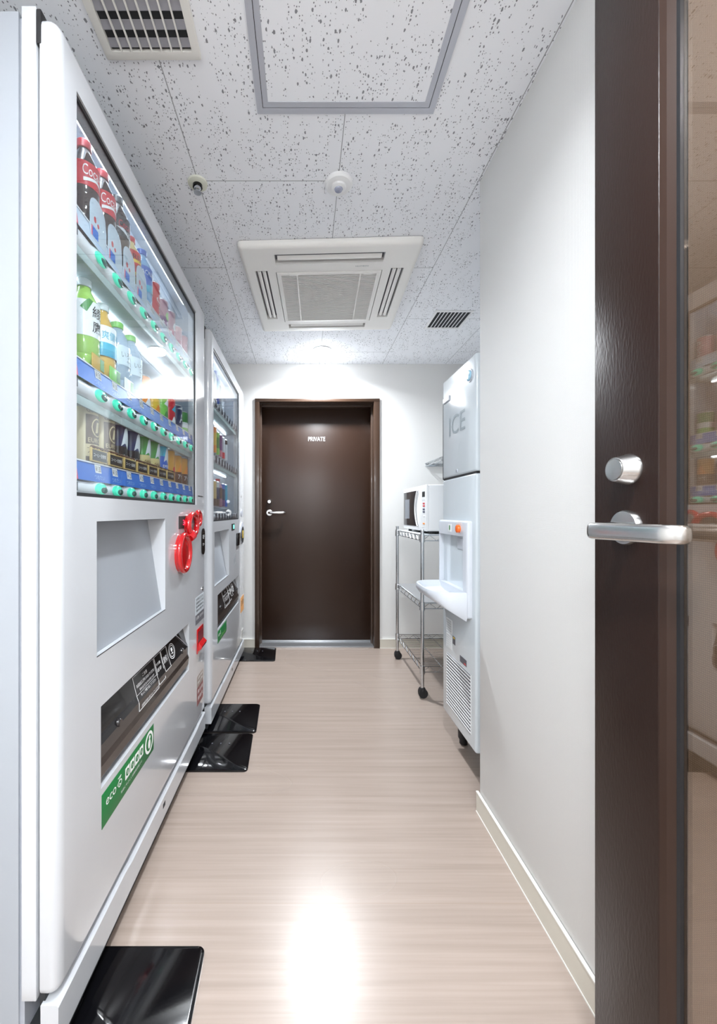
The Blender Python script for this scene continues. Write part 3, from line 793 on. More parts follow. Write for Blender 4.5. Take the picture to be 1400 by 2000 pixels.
can('coffee_can', 'blue and teal mountain coffee can on the bottom shelf', 'can', .138, .027, [(.03, .35, teal), (.35, .70, bluep), (.70, .955, cyanp)], d_mount(silver, 'EMERALD', teal, whitep, 'MOUNTAIN', .40, .08), (MX, YS[6], Z3))
def d_badge(b, R, h):
    wpoly(b, [(-.4, h*.45), (-.25, h*.52), (.25, h*.52), (.4, h*.45), (.25, h*.37), (-.25, h*.37)], R*1.006, m=redp)
can('coffee_can', 'slim amber can with a red oval badge', 'can', .135, .025, [(.03, .955, amber)], d_badge, (MX, YS[7], Z3))
def d_iced(b, R, h):
    wpoly(b, [(-.9, h*.45), (-.2, h*.75), (.5, h*.55), (.9, h*.8), (.9, h*.45)], R*1.006, m=orangep)
    wtext(b, 'アイス', R*1.012, -.8, .8, h*.24, h*.38, whitep)
for k, lb in ((8, 'brown iced coffee can next to the slim amber can'), (9, 'brown iced coffee can at the far end of the bottom shelf')):
    can('coffee_can', lb, 'can', .128, .026, [(.03, .45, brownp), (.45, .955, amber)], d_iced, (MX, YS[k], Z3))

# second machine's displayed drinks, each a few pixels wide in the photograph
X2 = -.508; Y2 = [2.085+.077*k for k in range(9)]
far = [
 (1.695, 0, 'bottle', (brownp, amber, redp), 'brown bottle, nearest on the top shelf of the far vending machine', .19),
 (1.695, 1, 'bottle', (silver, whitep, lgreen), 'pale bottle with green band on the far machine top shelf', .19),
 (1.695, 2, 'bottle', (bluep, teal, bluep), 'dark blue bottle on the far machine top shelf', .19),
 (1.695, 3, 'bottle', (silver, blackp, silver), 'grey and black bottle behind the dark blue one on the far top shelf', .19),
 (1.405, 0, 'can', (greenp, redp, redp), 'red and green can, nearest on the far machine middle shelf', .17),
 (1.405, 1, 'can', (orangep, yellowp, orangep), 'orange and yellow can on the far machine middle shelf', .15),
 (1.405, 2, 'can', (lgreen, greenp, lgreen), 'green can on the far machine middle shelf', .135),
 (1.405, 3, 'can', (pink, purple, purple), 'purple can with pink base on the far machine middle shelf', .135),
 (1.405, 4, 'can', (redp, silver, silver), 'silver can with red base on the far machine middle shelf', .135),
 (1.405, 5, 'can', (silver, silver, blackp), 'plain silver can with dark cap band on the far machine middle shelf', .135),
 (1.115, 0, 'can', (brownp, gold, yellowp), 'yellow and brown can, nearest on the far machine bottom shelf', .145),
 (1.115, 1, 'can', (brownp, gold, gold), 'gold and brown can on the far machine bottom shelf', .145),
 (1.115, 2, 'can', (brownp, navy, silver), 'dark blue can with brown base on the far machine bottom shelf', .145),
 (1.115, 3, 'bottle', (mauve, brownp, redp), 'brown bottle can with red cap on the far machine bottom shelf', .165),
 (1.115, 4, 'can', (purple, navy, bluep), 'navy can behind the red-capped bottle can on the far machine', .145),
 (1.115, 5, 'can', (bluep, teal, teal), 'teal and blue can, farthest visible on the far bottom shelf', .145),
]
for z, k, kind, (m1, m2, m3), lb, h in far:
    if kind == 'can':
        can('drink_can', lb, 'can', h, .027, [(.03, .3, m1), (.3, .75, m2), (.75, .955, m3)], None, (X2, Y2[k], z), simple=True)
    else:
        b = B(m1).lathe((0, 0, 0), [(.023, 0), (.027, .01), (.027, h*.5)], 20, cap=False)
        b.m(m2).lathe((0, 0, 0), [(.0272, h*.3), (.0272, h*.68)], 20, cap=False)
        b.m(m1).lathe((0, 0, 0), [(.027, h*.6), (.025, h*.74), (.012, h*.88)], 20, cap=False)
        b.m(m3).lathe((0, 0, 0), [(.013, h*.88), (.013, h)], 16)
        o = tag(link('drink_bottle', b, None, fix=False), lb, 'bottle'); o.location = (X2, Y2[k], z)

# ------------------------------------------------------------------ vending machines
def vending(S):
    xf, y0, y1, top, g = S['xf'], S['y0'], S['y1'], S['top'], S['g']
    wy0, wy1, wz0, wz1 = S['win']; rc = S['rec']; fl = S['flap']
    t = thing('vending_machine', S['label'], 'vending machine', (xf-.35, (y0+y1)/2, 0))
    xb = xf-.70
    # body shell
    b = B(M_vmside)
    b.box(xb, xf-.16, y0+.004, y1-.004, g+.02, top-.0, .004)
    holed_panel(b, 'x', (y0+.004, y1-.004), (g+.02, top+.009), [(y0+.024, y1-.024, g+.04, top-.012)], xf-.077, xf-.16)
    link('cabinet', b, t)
    b = B(M_vmgrey); holed_panel(b, 'x', (y0+.008, y1-.008), (g+.02, top-.0), [(y0+.03, y1-.03, g+.05, top-.02)], xf-.068, xf-.077)
    link('seal', b, t, label='grey seal groove')
    b = B(M_vm); holed_panel(b, 'x', (y0, y1), (g+.09, top+.015), [(y0+.02, y1-.02, g+.12, top-.03)], xf-.041, xf-.068, bev=.002, seg=2)
    link('door_frame', b, t)
    link('hinge', B(M_black).box(xf-.0405, xf-.031, y0-.0015, y0+.05, top-.057, top+.008, .002), t, label='black top hinge')
    # door skin
    zb = g+.092
    b = B(M_vm); holed_panel(b, 'x', (y0, y1), (zb, top), [(wy0, wy1, wz0, wz1), rc, fl], xf, xf-.034, bev=.022, seg=5)
    link('front_door', b, t)
    # display cavity
    xc = xf-.100
    b = B(M_int if S['scallop'] else P('pale_display_backing', (.60, .62, .68)))
    b.box(xc-.004, xc, wy0-.02, wy1+.02, wz0-.01, wz1+.06)
    b.box(xc, xf-.034, wy0-.02, wy0-.015, wz0-.01, wz1+.06).box(xc, xf-.034, wy1+.015, wy1+.02, wz0-.01, wz1+.06)
    b.box(xc, xf-.034, wy0-.02, wy1+.02, wz1+.055, wz1+.06).box(xc, xf-.034, wy0-.02, wy1+.02, wz0-.012, wz0-.006)
    for q in range(1, 3):
        b.m(M_dgrey).box(xc, xc+.001, wy0, wy1, S['rows'][q-1]-.05, S['rows'][q-1]-.03)
    link('display_cabinet', b, t)
    b = B(M_tube)
    b.tube([(xf-.045, wy0+.02, wz1+.03), (xf-.045, wy1-.02, wz1+.03)], .008, 10)
    for z in S['rows'][:2]: b.tube([(xf-.090, wy0+.02, z-.038), (xf-.090, wy1-.02, z-.038)], .004, 8)
    link('display_light', b, t, label='lit light tube inside the display')
    b = B(M_black)
    holed_panel(b, 'x', (wy0, wy1), (wz0, wz1), [(wy0+.0005, wy1-.006, wz0+.008, wz1-.009)], xf-.004, xf-.010)
    link('window_gasket', b, t, label='black window gasket')
    link('window_glass', B(M_glass).box(xf-.0085, xf-.006, wy0, wy1, wz0, wz1), t, label='clear display glass')
    # shelves
    for ri, z in enumerate(S['rows']):
        b = B(M_shelf); b.box(xc, xf-.022, wy0-.012, wy1+.012, z-.032, z-.022, .001)
        b.box(xf-.026, xf-.020, wy0-.01, wy1+.01, z-.042, z-.022, .001)
        zi = S['zi'][ri]; b.m(M_vmgrey).box(xc, xf-.075, wy0-.012, wy1+.012, zi-.008, zi-.0005)
        sh = link('product_shelf', b, t)
        r = B(M_rail)
        n = 9; yb = S['btn']; pitch = yb[1]-yb[0]
        # scalloped rail with a swell round every button
        rings = []; ys = []
        ya = wy0-.005
        while ya < wy1+.004: ys.append(ya); ya += .006
        for y in ys:
            ph = (y-yb[0])/pitch; sw = .5+.5*math.cos(2*PI*ph) if S['scallop'] and y > yb[0]-pitch*.5 else 0.0
            if not S['scallop']: sw = .6
            up = .013+.010*sw; dn = .018+.004*sw; fr = .004+.005*sw
            cs = [(-.012, -dn), (-.004, -dn-.001), (fr*.5, -dn*.75), (fr, -.004), (fr, .004), (fr*.5, up*.8), (-.004, up), (-.012, up)]
            rings.append([(xf-.020+c[0], y, z+c[1]) for c in cs])
        r.rings(rings)
        if S['scallop']: r.m(M_dgrey).box(xf-.0135, xf-.0125, wy0, wy0+.026, z-.010, z+.008)
        link('button_rail', r, sh, label='white scalloped button rail' if S['scallop'] else 'white button rail')
        for k, y in enumerate(yb):
            q = B(M_green if S['scallop'] else M_rbtn)
            if S['scallop']:
                elldisc(q, (xf-.014, y, z-.002), .0250, .0140, .003, .004, n=20)
                q.m(M_dgreen); elldisc(q, (xf-.0105, y+.006, z-.0040), .0190, .0085, .001, .0036, n=16)
                q.m(M_rail)
            else: elldisc(q, (xf-.014, y, z), .017, .020, .003, .002, n=18)
            link('select_button', q, sh, label='glowing green select button' if S['scallop'] else 'dark oval select button')
        if S['scallop']:
            s_ = B(M_blue if ri else P('pale_strip', (.62, .72, .85)))
            s_.quad((xf-.013, wy0+.026, z+.014), (xf-.013, wy1, z+.014), (xf-.019, wy1, z+.056), (xf-.019, wy0+.026, z+.056))
            s_.m(M_mag).quad((xf-.0125, wy0+.022, z+.014), (xf-.0125, wy0+.028, z+.014), (xf-.0185, wy0+.028, z+.056), (xf-.0185, wy0+.022, z+.056))
            s_.m(M_rail).box(xf-.021, xf-.017, wy0, wy1, z+.055, z+.058).box(xf-.030, xf-.020, wy0-.004, wy0+.022, z-.02, z+.058)
            link('price_strip', s_, sh, fix=False, label='blue price strip')
            for k, y in enumerate(yb):
                pr = S['price'][ri][k]; c = B(M_wink)
                def pt(u, v, e=.0006): return (xf-.013-.006*v+e, y-.034+.068*u, z+.014+.042*v)
                c.quad(pt(.22, .50), pt(.62, .50), pt(.62, .97), pt(.22, .97))
                c.m(M_ink).text(pr, (pt(.25, .56, .0011), Vector(pt(.59, .56))-Vector(pt(.25, .56)), Vector(pt(.25, .9))-Vector(pt(.25, .56))))
                c.m(M_lblue).text('つめたい', (pt(.12, .12, .0009), Vector(pt(.8, .12))-Vector(pt(.12, .12)), Vector(pt(.1, .40))-Vector(pt(.1, .12))))
                link('price_card', c, sh, fix=False)
                if ri == 0 and k < 4:
                    c = B(M_card); R = .036
                    pts = [(-R, 0)]+[(-R*math.cos(a), .045+R*.9*math.sin(a)) for a in [PI*q/10 for q in range(11)]]+[(R, 0)]
                    c.prism(pts, lambda u, v: (xf-.0150, y-.006+u, z+.030+v), lambda u, v: (xf-.0165, y-.006+u, z+.052+v))
                    c.m(M_blue).box(xf-.0150, xf-.0146, y-.034, y-.008, z+.034, z+.056).m(M_mag).box(xf-.0150, xf-.0145, y-.037, y-.033, z+.034, z+.056)
                    c.m(redp); elldisc(c, (xf-.0150, y-.022, z+.076), .005, .007, .0006, n=12); elldisc(c, (xf-.0150, y-.008, z+.070), .004, .005, .0006, n=12)
                    link('product_card', c, sh, fix=False, label='frosted dome-topped product card')
                elif ri == 2 and k < 7:
                    c = B(gold).box(xf-.0195, xf-.0145, y-.038, y+.034, z+.060, z+.092, .001)
                    c.m(blackp).box(xf-.0150, xf-.0139, y-.034, y+.030, z+.063, z+.087)
                    c.m(M_wink).text('コーヒー豆使用', ((xf-.0135, y-.030, z+.071), (0, .054, 0), (0, 0, .009)))
                    c.m(brownp)
                    for w_ in range(16):
                        yy = y-.036+.070*random.random(); c.lathe((xf-.0145-.004*random.random(), yy, z+.090), [(.0015, 0), (.0042, .0025), (.0042, .004), (.0012, .0065)], 7)
                    link('coffee_bean_box', c, sh, label='black and gold coffee bean box')
                elif ri == 1 and k < 3:
                    c = B((tea_y, lgreen, whitep)[k]).box(xf-.0195, xf-.0165, y-.030, y+.024, z+.056, z+.090, .002)
                    c.m(greenp).box(xf-.0167, xf-.0157, y+.004, y+.020, z+.060, z+.086)
                    link('product_card', c, sh)
    # display recess (lower promo pocket)
    a0, a1, c0, c1 = rc; dt, db = .060, .013
    b = B(M_vmside)
    b.quad((xf-dt, a0, c1), (xf-dt, a1, c1), (xf-db, a1, c0), (xf-db, a0, c0))
    q_ = .0008
    b.m(M_vm).quad((xf-.001, a1-q_, c0), (xf-.001, a1-q_, c1), (xf-dt, a1-q_, c1), (xf-db, a1-q_, c0))
    b.quad((xf-.001, a0+q_, c0), (xf-.001, a0+q_, c1), (xf-dt, a0+q_, c1), (xf-db, a0+q_, c0))
    b.quad((xf-.001, a0, c1-q_), (xf-.001, a1, c1-q_), (xf-dt, a1, c1-q_), (xf-dt, a0, c1-q_))
    b.quad((xf-.001, a0, c0+q_), (xf-.001, a1, c0+q_), (xf-db, a1, c0+q_), (xf-db, a0, c0+q_))
    b.m(M_ink).box(xf-.0006, xf+.0003, a0, a1, c0-.0010, c0+.0006)
    link('display_pocket', b, t, fix=False, label='sloping white pocket in the front')
    # dispensing flap
    a0, a1, c0, c1 = fl
    b = B(M_smoke)
    prof = [(-.030, 1.0), (-.012, .60), (-.004, .50), (-.004, .34)]
    for (xa, va), (xb_, vb) in zip(prof, prof[1:]):
        za, zb_ = c0+(c1-c0)*va, c0+(c1-c0)*vb
        b.quad((xf+xa, a0, za), (xf+xa, a1, za), (xf+xb_, a1, zb_), (xf+xb_, a0, zb_))
    b.m(M_smoke2)
    for (xa, va), (xb_, vb) in zip([(-.004, .34), (.000, .26), (-.002, .12)], [(.000, .26), (-.002, .12), (-.010, .05)]):
        za, zb_ = c0+(c1-c0)*va, c0+(c1-c0)*vb
        b.quad((xf+xa, a0, za), (xf+xa, a1, za), (xf+xb_, a1, zb_), (xf+xb_, a0, zb_))
    b.m(M_dark).box(xf-.12, xf-.036, a0, a1, c0, c1)
    b.m(M_alug).tube([(xf-.0285, a1-.115, c1-.002), (xf-.003, a1-.002, c0+(c1-c0)*.50)], .0012, 6)
    link('dispensing_flap', b, t, fix=False, label='smoked dark dispensing flap')
    for yk in (a0+.10, a1-.07):
        b = B(M_smoke).lathe((xf-.010, yk, c0+(c1-c0)*.53), [(.011, -.006), (.011, .006), (.008, .010)], 20, 'x')
        link('flap_lock', b, t, label='round lock on the flap')
    # white notice on the flap
    def F(u, v, e=.0012):   # u along Y in metres from a0, v fraction of the height
        pr = [(-.030, 1.0), (-.012, .60), (-.004, .50), (-.004, .34), (.0, .26), (-.002, .12)]
        for (xa, va), (xb_, vb) in zip(pr, pr[1:]):
            if vb <= v <= va: xx = xa+(xb_-xa)*(va-v)/(va-vb); break
        else: xx = 0
        return Vector((xf+xx+e, a0+u, c0+(c1-c0)*v))
    L = a1-a0
    b = B(M_wink)
    def fr(u0, v0, u1, v1, w=.0012):
        b.quad(F(u0, v0), F(u1, v0), F(u1, v0+.012), F(u0, v0+.012)); b.quad(F(u0, v1-.012), F(u1, v1-.012), F(u1, v1), F(u0, v1))
        b.quad(F(u0, v0), F(u0+w, v0), F(u0+w, v1), F(u0, v1)); b.quad(F(u1-w, v0), F(u1, v0), F(u1, v1), F(u1-w, v1))
    fr(L*.32, .36, L*.535, .86) if False else None
    def tline(s, u0, u1, v0, v1):
        o = F(u0, v0, .0016); up = F(u0, v1, .0016)-o
        b.text(s, (o, (0, u1-u0, 0), up))
    tline('ご注意', L*.40, L*.45, .76, .81)
    tline('商品取出口に手を入れないでください', L*.33, L*.52, .68, .73)
    tline('手をはさむおそれがあります', L*.35, L*.51, .61, .65)
    tline('ゆっくり取り出してください', L*.35, L*.51, .535, .575)
    tline('自動販売機を倒さないでください', L*.34, L*.53, .38, .43)
    tline('つり銭', L*.55, L*.60, .70, .75); tline('返却', L*.55, L*.60, .60, .66); tline('飲料', L*.64, L*.69, .62, .74)
    def seg(u0, v0, u1, v1):
        b.tube([F(u0, v0, .0012), F((u0+u1)/2, (v0+v1)/2, .0012), F(u1, v1, .0012)], .0006, 4)
    for (u0, u1, v0, v1) in ((.315, .535, .36, .59), (.315, .535, .59, .86), (.545, .625, .40, .86), (.63, .705, .50, .86)):
        seg(L*u0, v0, L*u1, v0); seg(L*u0, v1, L*u1, v1); seg(L*u0, v0, L*u0, v1); seg(L*u1, v0, L*u1, v1)
    link('flap_notice', b, t, fix=False, label='white printed notice on the flap')
    b = B(M_wink); uc, vc = L*.765, .70
    for rr in (.026, .020):
        for q in range(24):
            w0 = .0022
            P4 = [F(uc+s_*math.cos(a)*1.15, vc+s_*math.sin(a)/(c1-c0), .0016) for s_, a in ((rr, 2*PI*q/24), (rr, 2*PI*(q+1)/24), (rr-w0, 2*PI*(q+1)/24), (rr-w0, 2*PI*q/24))]
            b.quad(*P4)
    for q in ((-.009, -.05, .009, -.035), (-.002, -.035, .002, .0), (-.008, .0, .008, .06)):
        b.quad(F(uc+q[0], vc+q[1], .0018), F(uc+q[2], vc+q[1], .0018), F(uc+q[2], vc+q[3], .0018), F(uc+q[0], vc+q[3], .0018))
    link('round_emblem', b, t, fix=False, label='round white emblem on the flap')
    # eco sticker
    a0, a1, c0, c1 = S['eco']; e = .0008
    b = B(M_sgreen).box(xf, xf+e, a0, a1, c0, c1, .0003)
    def Q(u, v): return (xf+e+.0003, a0+(a1-a0)*u, c0+(c1-c0)*v)
    W, H = a1-a0, c1-c0
    b.m(M_wink).text('ecoる', (Q(.06, .50), (0, W*.26, 0), (0, 0, H*.34)))
    if S['scallop']:
        for q in range(4):
            u = .38+.095*q
            b.m(M_wink).box(xf+e, xf+e+.0003, a0+W*u, a0+W*(u+.08), c0+H*.42, c0+H*.80)
            b.m(M_sgreen); elldisc(b, (xf+e+.0002, a0+W*(u+.04), c0+H*.61), W*.028, H*.12, .0004, n=14)
            b.m(M_wink).text(('電', '水', '木', '緑')[q], ((xf+e+.0010, a0+W*(u+.026), c0+H*.55), (0, W*.028, 0), (0, 0, H*.12)))
        b.m(M_wink).text('地球にやさしい自動販売機です', (Q(.30, .20), (0, W*.42, 0), (0, 0, H*.09)))
        b.m(M_wink); elldisc(b, (xf+e, a0+W*.885, c0+H*.53), H*.38, H*.40, .0003, n=28)
        b.m(M_sgreen); elldisc(b, (xf+e+.0002, a0+W*.885, c0+H*.53), H*.28, H*.30, .0003, n=28)
        b.m(M_wink); elldisc(b, (xf+e+.0006, a0+W*.885, c0+H*.47), H*.11, H*.17, .0004, n=16); elldisc(b, (xf+e+.0006, a0+W*.895, c0+H*.70), H*.07, H*.07, .0004, n=12)
    else:
        b.m(lgreen).text('e-Power', (Q(.30, .12), (0, W*.6, 0), (0, 0, H*.3)))
    link('eco_sticker', b, t, fix=False, label='green ecology sticker with white print')
    # kick skirt
    b = B(M_vm)
    n = 24; rings = []
    for i in range(n+1):
        y = y0+.002+(y1-y0-.004)*i/n; u = i/n
        zt = g+.080-(.006 if .25 < u < .9 else 0)
        rings.append([(xf-.034, y, g), (xf-.002, y, g), (xf, y, g+.003), (xf, y, zt-.004), (xf-.004, y, zt), (xf-.034, y, zt)])
    b.rings(rings, smooth=False)
    ym = y0+.555; b.m(M_dark).box(xf, xf+.0006, ym, ym+.02, g+.038, g+.052)
    link('kick_skirt', b, t, label='white kick skirt along the foot')
    b = B(M_dark).box(xb+.05, xf-.024, y0+.02, y1-.02, .0125, g+.02)
    b.box(xf-.040, xf-.030, y0+.01, y1-.01, g+.06, g+.12)
    link('plinth', b, t, label='dark plinth under the body')
    for yy in (y0+.06, y1-.06):
        for xx in (xf-.055, xb+.06):
            pass
    for (yy) in (y0-.004, y1+.004)[:2]:
        b = B(M_steel).lathe((xf-.055, yy, .012), [(.020, 0), (.020, .006), (.009, .008), (.009, .045)], 6)
        b.box(xf-.075, xf-.030, yy-.014, yy+.014, .045, .052, .002)
        link('levelling_foot', b, t, label='steel levelling foot')
    return t, xf

def panel_sticker(t, xf, y0, y1, z0, z1, m, label, lines=(), cols=None, name='notice_sticker'):
    b = B(m).box(xf, xf+.0007, y0, y1, z0, z1)
    n = len(lines)
    for i, s_ in enumerate(lines):
        h = (z1-z0)/(n+.6); zz = z1-h*(i+1.05)
        b.m(cols or M_ink).text(s_, ((xf+.0010, y0+(y1-y0)*.08, zz+h*.15), (0, (y1-y0)*.84, 0), (0, 0, h*.55)))
    return link(name, b, t, fix=False, label=label)

YB1 = [.927+.082*k for k in range(10)]
YB2 = [2.098+.0765*k for k in range(9)]
S1 = dict(xf=-.465, y0=.744, y1=1.855, top=2.023, g=.067, win=(.806, 1.697, 1.115, 1.943), rec=(.884, 1.32, .757, 1.061), flap=(.902, 1.591, .448, .637),
          eco=(.905, 1.216, .352, .431), rows=(1.677, 1.357, 1.138), zi=(Z1, Z2-.012, Z3), btn=YB1, scallop=True, label='large white drink vending machine nearest the camera with red coin slot',
          price=[['¥150']*10, ['¥150']*4+['¥120']*6, ['¥130', '¥130', '¥120', '¥120', '¥120', '¥120', '¥120', '¥120', '¥110', '¥110']])
m1, xf = vending(S1)
# coin unit of machine 1
c = B(M_red); x0 = xf
elldisc(c, (x0, 1.486, .930), .074, .074, .010, .010)
ellring(c, (x0+.014, 1.486, .930), .066, .067, .011)
elldisc(c, (x0, 1.583, 1.033), .060, .044, .006, .003)
ellring(c, (x0+.018, 1.583, 1.033), .058, .042, .012)
ellring(c, (x0+.018, 1.664, 1.057), .032, .028, .010)
c.tube([(x0+.020, 1.535, .982), (x0+.026, 1.548, .992), (x0+.022, 1.558, 1.003)], [.016, .018, .014], 12)
cu = link('coin_slot_surround', c, m1, label='glossy red figure-eight coin slot surround')
c = B(M_dgrey); elldisc(c, (x0+.009, 1.583, 1.033), .048, .032, .002)
c.m(M_steel).box(x0+.010, x0+.020, 1.560, 1.592, 1.012, 1.040, .003)
link('coin_slot', c, cu, label='steel coin slot plate')
c = B(silver).box(x0+.013, x0+.0155, 1.455, 1.505, .890, .962, .002)
c.m(M_ink)
for i in range(6): c.box(x0+.0155, x0+.0160, 1.46+.002*i, 1.495, .897+.010*i, .902+.010*i)
link('coin_instruction', c, cu, label='small silver instruction plate')
c = B(M_ink).box(x0, x0+.002, 1.461, 1.579, 1.021, 1.068)
c.m(mat('red_led', (.6, .0, .02), .3, emit=.8, ecol=(1, .02, .08))).text('3', ((x0+.0022, 1.505, 1.034), (0, .020, 0), (0, 0, .020)))
c.m(mat('green_led', (.05, .7, .4), .3, emit=1.2, ecol=(.1, .95, .55))).box(x0+.002, x0+.0026, 1.548, 1.572, 1.047, 1.063)
c.box(x0+.002, x0+.0026, 1.553, 1.566, 1.038, 1.042)
link('price_display', c, m1, fix=False, label='black price display with red digit and green lamp')
c = B(M_gblack)
pill = [(1.808+.026*math.cos(a), (.984 if math.sin(a) > 0 else .916)+.026*math.sin(a)) for a in [2*PI*q/24+.001 for q in range(24)]]
c.prism(pill, lambda y, z: (x0, y, z), lambda y, z: (x0+.004, y, z))
c.m(M_wink).text('電子', ((x0+.0045, 1.792, .962), (0, .03, 0), (0, 0, .018))).text('マネー', ((x0+.0045, 1.792, .93), (0, .03, 0), (0, 0, .014)))
link('card_reader', c, m1, fix=False, label='black pill-shaped card reader')
link('keyhole', B(M_steel).lathe((x0, 1.80, .735), [(.010, 0), (.010, .002), (.004, .003)], 20, 'x').m(M_ink).box(x0+.003, x0+.0036, 1.798, 1.802, .729, .741), m1)
panel_sticker(m1, xf, 1.685, 1.825, .640, .715, mat('grey_sticker', (.50, .54, .58), .5), 'grey information sticker', ['住所表示ステッカー', '設置場所のご案内', '故障連絡先', '電話番号'], M_ink, 'information_sticker')
panel_sticker(m1, xf, 1.685, 1.825, .598, .640, M_dgrey, 'dark lower information sticker', ['お問い合わせ'], M_wink, 'information_sticker')
c = B(M_red).box(x0, x0+.004, 1.705, 1.805, .468, .575, .012, 4)
c.m(mat('dark_red', (.18, .01, .02), .3)).box(x0+.004, x0+.0045, 1.715, 1.795, .515, .562)
c.m(M_red).prism([(0, .478), (.016, .490), (.018, .500), (.003, .515)], lambda u, z: (x0+.003+u, 1.712, z), lambda u, z: (x0+.003+u, 1.798, z), True)
link('coin_return', c, m1, label='red coin return cup')
link('marking', B(M_gink).text('返却口', ((x0+.0006, 1.74, .425), (0, .05, 0), (0, 0, .018))), m1, fix=False)
panel_sticker(m1, xf, 1.710, 1.810, .318, .368, mat('tan_sticker', (.30, .25, .22), .5), 'brown sticker', ['酒類', '販売'], M_wink, 'caution_sticker')
panel_sticker(m1, xf, 1.710, 1.810, .240, .316, mat('wine_sticker', (.22, .07, .07), .5), 'dark red sticker', ['責任者', '連絡先'], M_wink, 'caution_sticker')
link('door_slot', B(M_ink).box(x0, x0+.0006, 1.725, 1.805, 1.153, 1.157), m1)

Zb1, Zb2, Zb3 = 1.66, 1.366, 1.060
S2 = dict(xf=-.455, y0=1.93, y1=2.985, top=1.99, g=.046, win=(1.979, 2.75, 1.037, 1.91), rec=(2.00, 2.388, .705, .983), flap=(2.073, 2.737, .462, .648),
          eco=(2.073, 2.305, .392, .455), rows=(Zb1, Zb2, Zb3), zi=(1.695, 1.405, 1.115), btn=YB2, scallop=False, label='white drink vending machine farther from the camera, next to the brown door', price=None)
m2, xf = vending(S2)
c = B(M_ink).box(xf, xf+.002, 2.467, 2.565, .970, 1.012); c.m(MATS['green_led']).box(xf+.002, xf+.0026, 2.52, 2.552, .980, 1.004)
link('price_display', c, m2, label='black price display with green lamp')
c = B(M_alug); elldisc(c, (xf, 2.865, .935), .070, .080, .006, .006)
c.m(M_ink); elldisc(c, (xf+.008, 2.850, .925), .050, .058, .004, .002); c.m(yellowp).box(xf+.012, xf+.015, 2.82, 2.86, .90, .955, .001)
link('coin_slot_surround', c, m2, label='grey and yellow round coin slot')
link('bill_slot', B(M_gblack).box(xf, xf+.012, 2.64, 2.76, .86, .945, .004), m2, label='black banknote slot')
c = B(M_gink)
for i, s_ in enumerate(('千円札', '硬貨', '返却')): c.text(s_, ((xf+.0006, 2.55, .80-.03*i), (0, .07, 0), (0, 0, .018)))
link('marking', c, m2, fix=False)
panel_sticker(m2, xf, 2.82, 2.96, .360, .470, mat('orange_sticker', (.85, .42, .15), .5), 'orange sticker', ['注意'], M_ink)
panel_sticker(m2, xf, 2.86, 2.94, .170, .225, M_offw, 'white rating sticker', ['定格', '100V'], M_gink, 'rating_sticker')
link('keyhole', B(M_steel).lathe((xf, 2.84, 1.20), [(.008, 0), (.008, .003)], 16, 'x'), m2)
link('price_lamp', B(M_alug).lathe((xf, 2.86, 1.08), [(.028, 0), (.028, .004), (.020, .006)], 20, 'x'), m2)

# ------------------------------------------------------------------ black floor plates
def plate(xr, y0, y1, label, zt=.010, skew=0):
    t = thing('anti_tip_plate', label, 'floor plate', ((xr-.62)/2, (y0+y1)/2, 0))
    r = .018; pts = []
    for cx, cy, a0 in ((xr-r+skew, y1-r, 0), ):
        pass
    def arc(cx, cy, s, e): return [(cx+r*math.cos(s+(e-s)*i/6), cy+r*math.sin(s+(e-s)*i/6)) for i in range(7)]
    pts = [(-.62, y0), *arc(xr+.010-r, y0+r, -PI/2, 0), *arc(xr-r, y1-r, 0, PI/2), (-.62, y1)]
    b = B(M_gblack); b.prism(pts, lambda x, y: (x, y, 0), lambda x, y: (x, y, zt*.7), True)
    cx, cy = (xr-.3), (y0+y1)/2
    b.prism(pts, lambda x, y: (x, y, zt*.7), lambda x, y: (x+(cx-x)*.02, y+(cy-y)*.03, zt), True)
    link('plate', b, t)
    for k in range(3 if y0 > 1 else 0):
        xx = xr-.100-.040*k; link('bolt', B(M_dgrey).lathe((xx, (y0+y1)/2+.05, zt), [(.004, -.001), (.004, .001), (.003, .0018)], 6), t)
    b = B(M_gblack).box(-.60, -.50, (y0+y1)/2-.03, (y0+y1)/2+.03, zt-.001, .0122, .001).box(-.56, -.486, (y0+y1)/2-.03, (y0+y1)/2+.03, zt-.001, .0122, .001)
    link('bracket', b, t)
plate(-.2436, .70, .977, 'large glossy black floor plate under the near end of the nearest vending machine')
plate(-.247, 1.643, 1.918, 'black floor plate under the far end of the nearest vending machine')
plate(-.246, 1.932, 2.211, 'black floor plate under the near end of the far vending machine', .012)
plate(-.222, 2.867, 3.135, 'black floor plate beside the brown door', .012)

# ------------------------------------------------------------------ ice machine
XI = .661; iy0, iy1 = 1.52, 1.882; iz0, iz1 = .148, 1.702; ixb = 1.22; zs = 1.238
t = thing('ice_machine', 'tall pale grey ice dispenser marked ICE with orange push button', 'ice machine', (.94, 1.70, 0))
b = B(M_ice).box(XI, ixb, iy0, iy1, zs+.003, iz1, .010, 3); up = link('upper_cabinet', b, t)
link('lower_cabinet', B(M_ice).box(XI, ixb, iy0, iy1, iz0, zs-.002, .010, 3), t)
link('seam', B(M_black).box(XI+.004, ixb-.01, iy0+.003, iy1-.003, zs-.004, zs+.005), t)
link('door_edge', B(M_black).box(XI+.001, XI+.004, iy1-.003, iy1+.002, zs, 1.61), t)
b = B(M_gink)
def RI(y, z, w, h): return ((XI-.0012, y, z), (0, -w, 0), (0, 0, h))
b.text('ICE', RI(1.797, 1.427, .178, .084)); link('ice_lettering', b, up, fix=False, label='large grey letters ICE')
b = B(M_alug); elldisc(b, (XI, 1.572, 1.628), .026, .026, .004, sx=-1); b.m(mat('emblem_blue', (.35, .62, .78), .2, coat=.5)); elldisc(b, (XI-.004, 1.572, 1.628), .021, .021, .002, .003, sx=-1)
b.m(M_gink).text('★', RI(1.580, 1.619, .016, .018)) if False else None
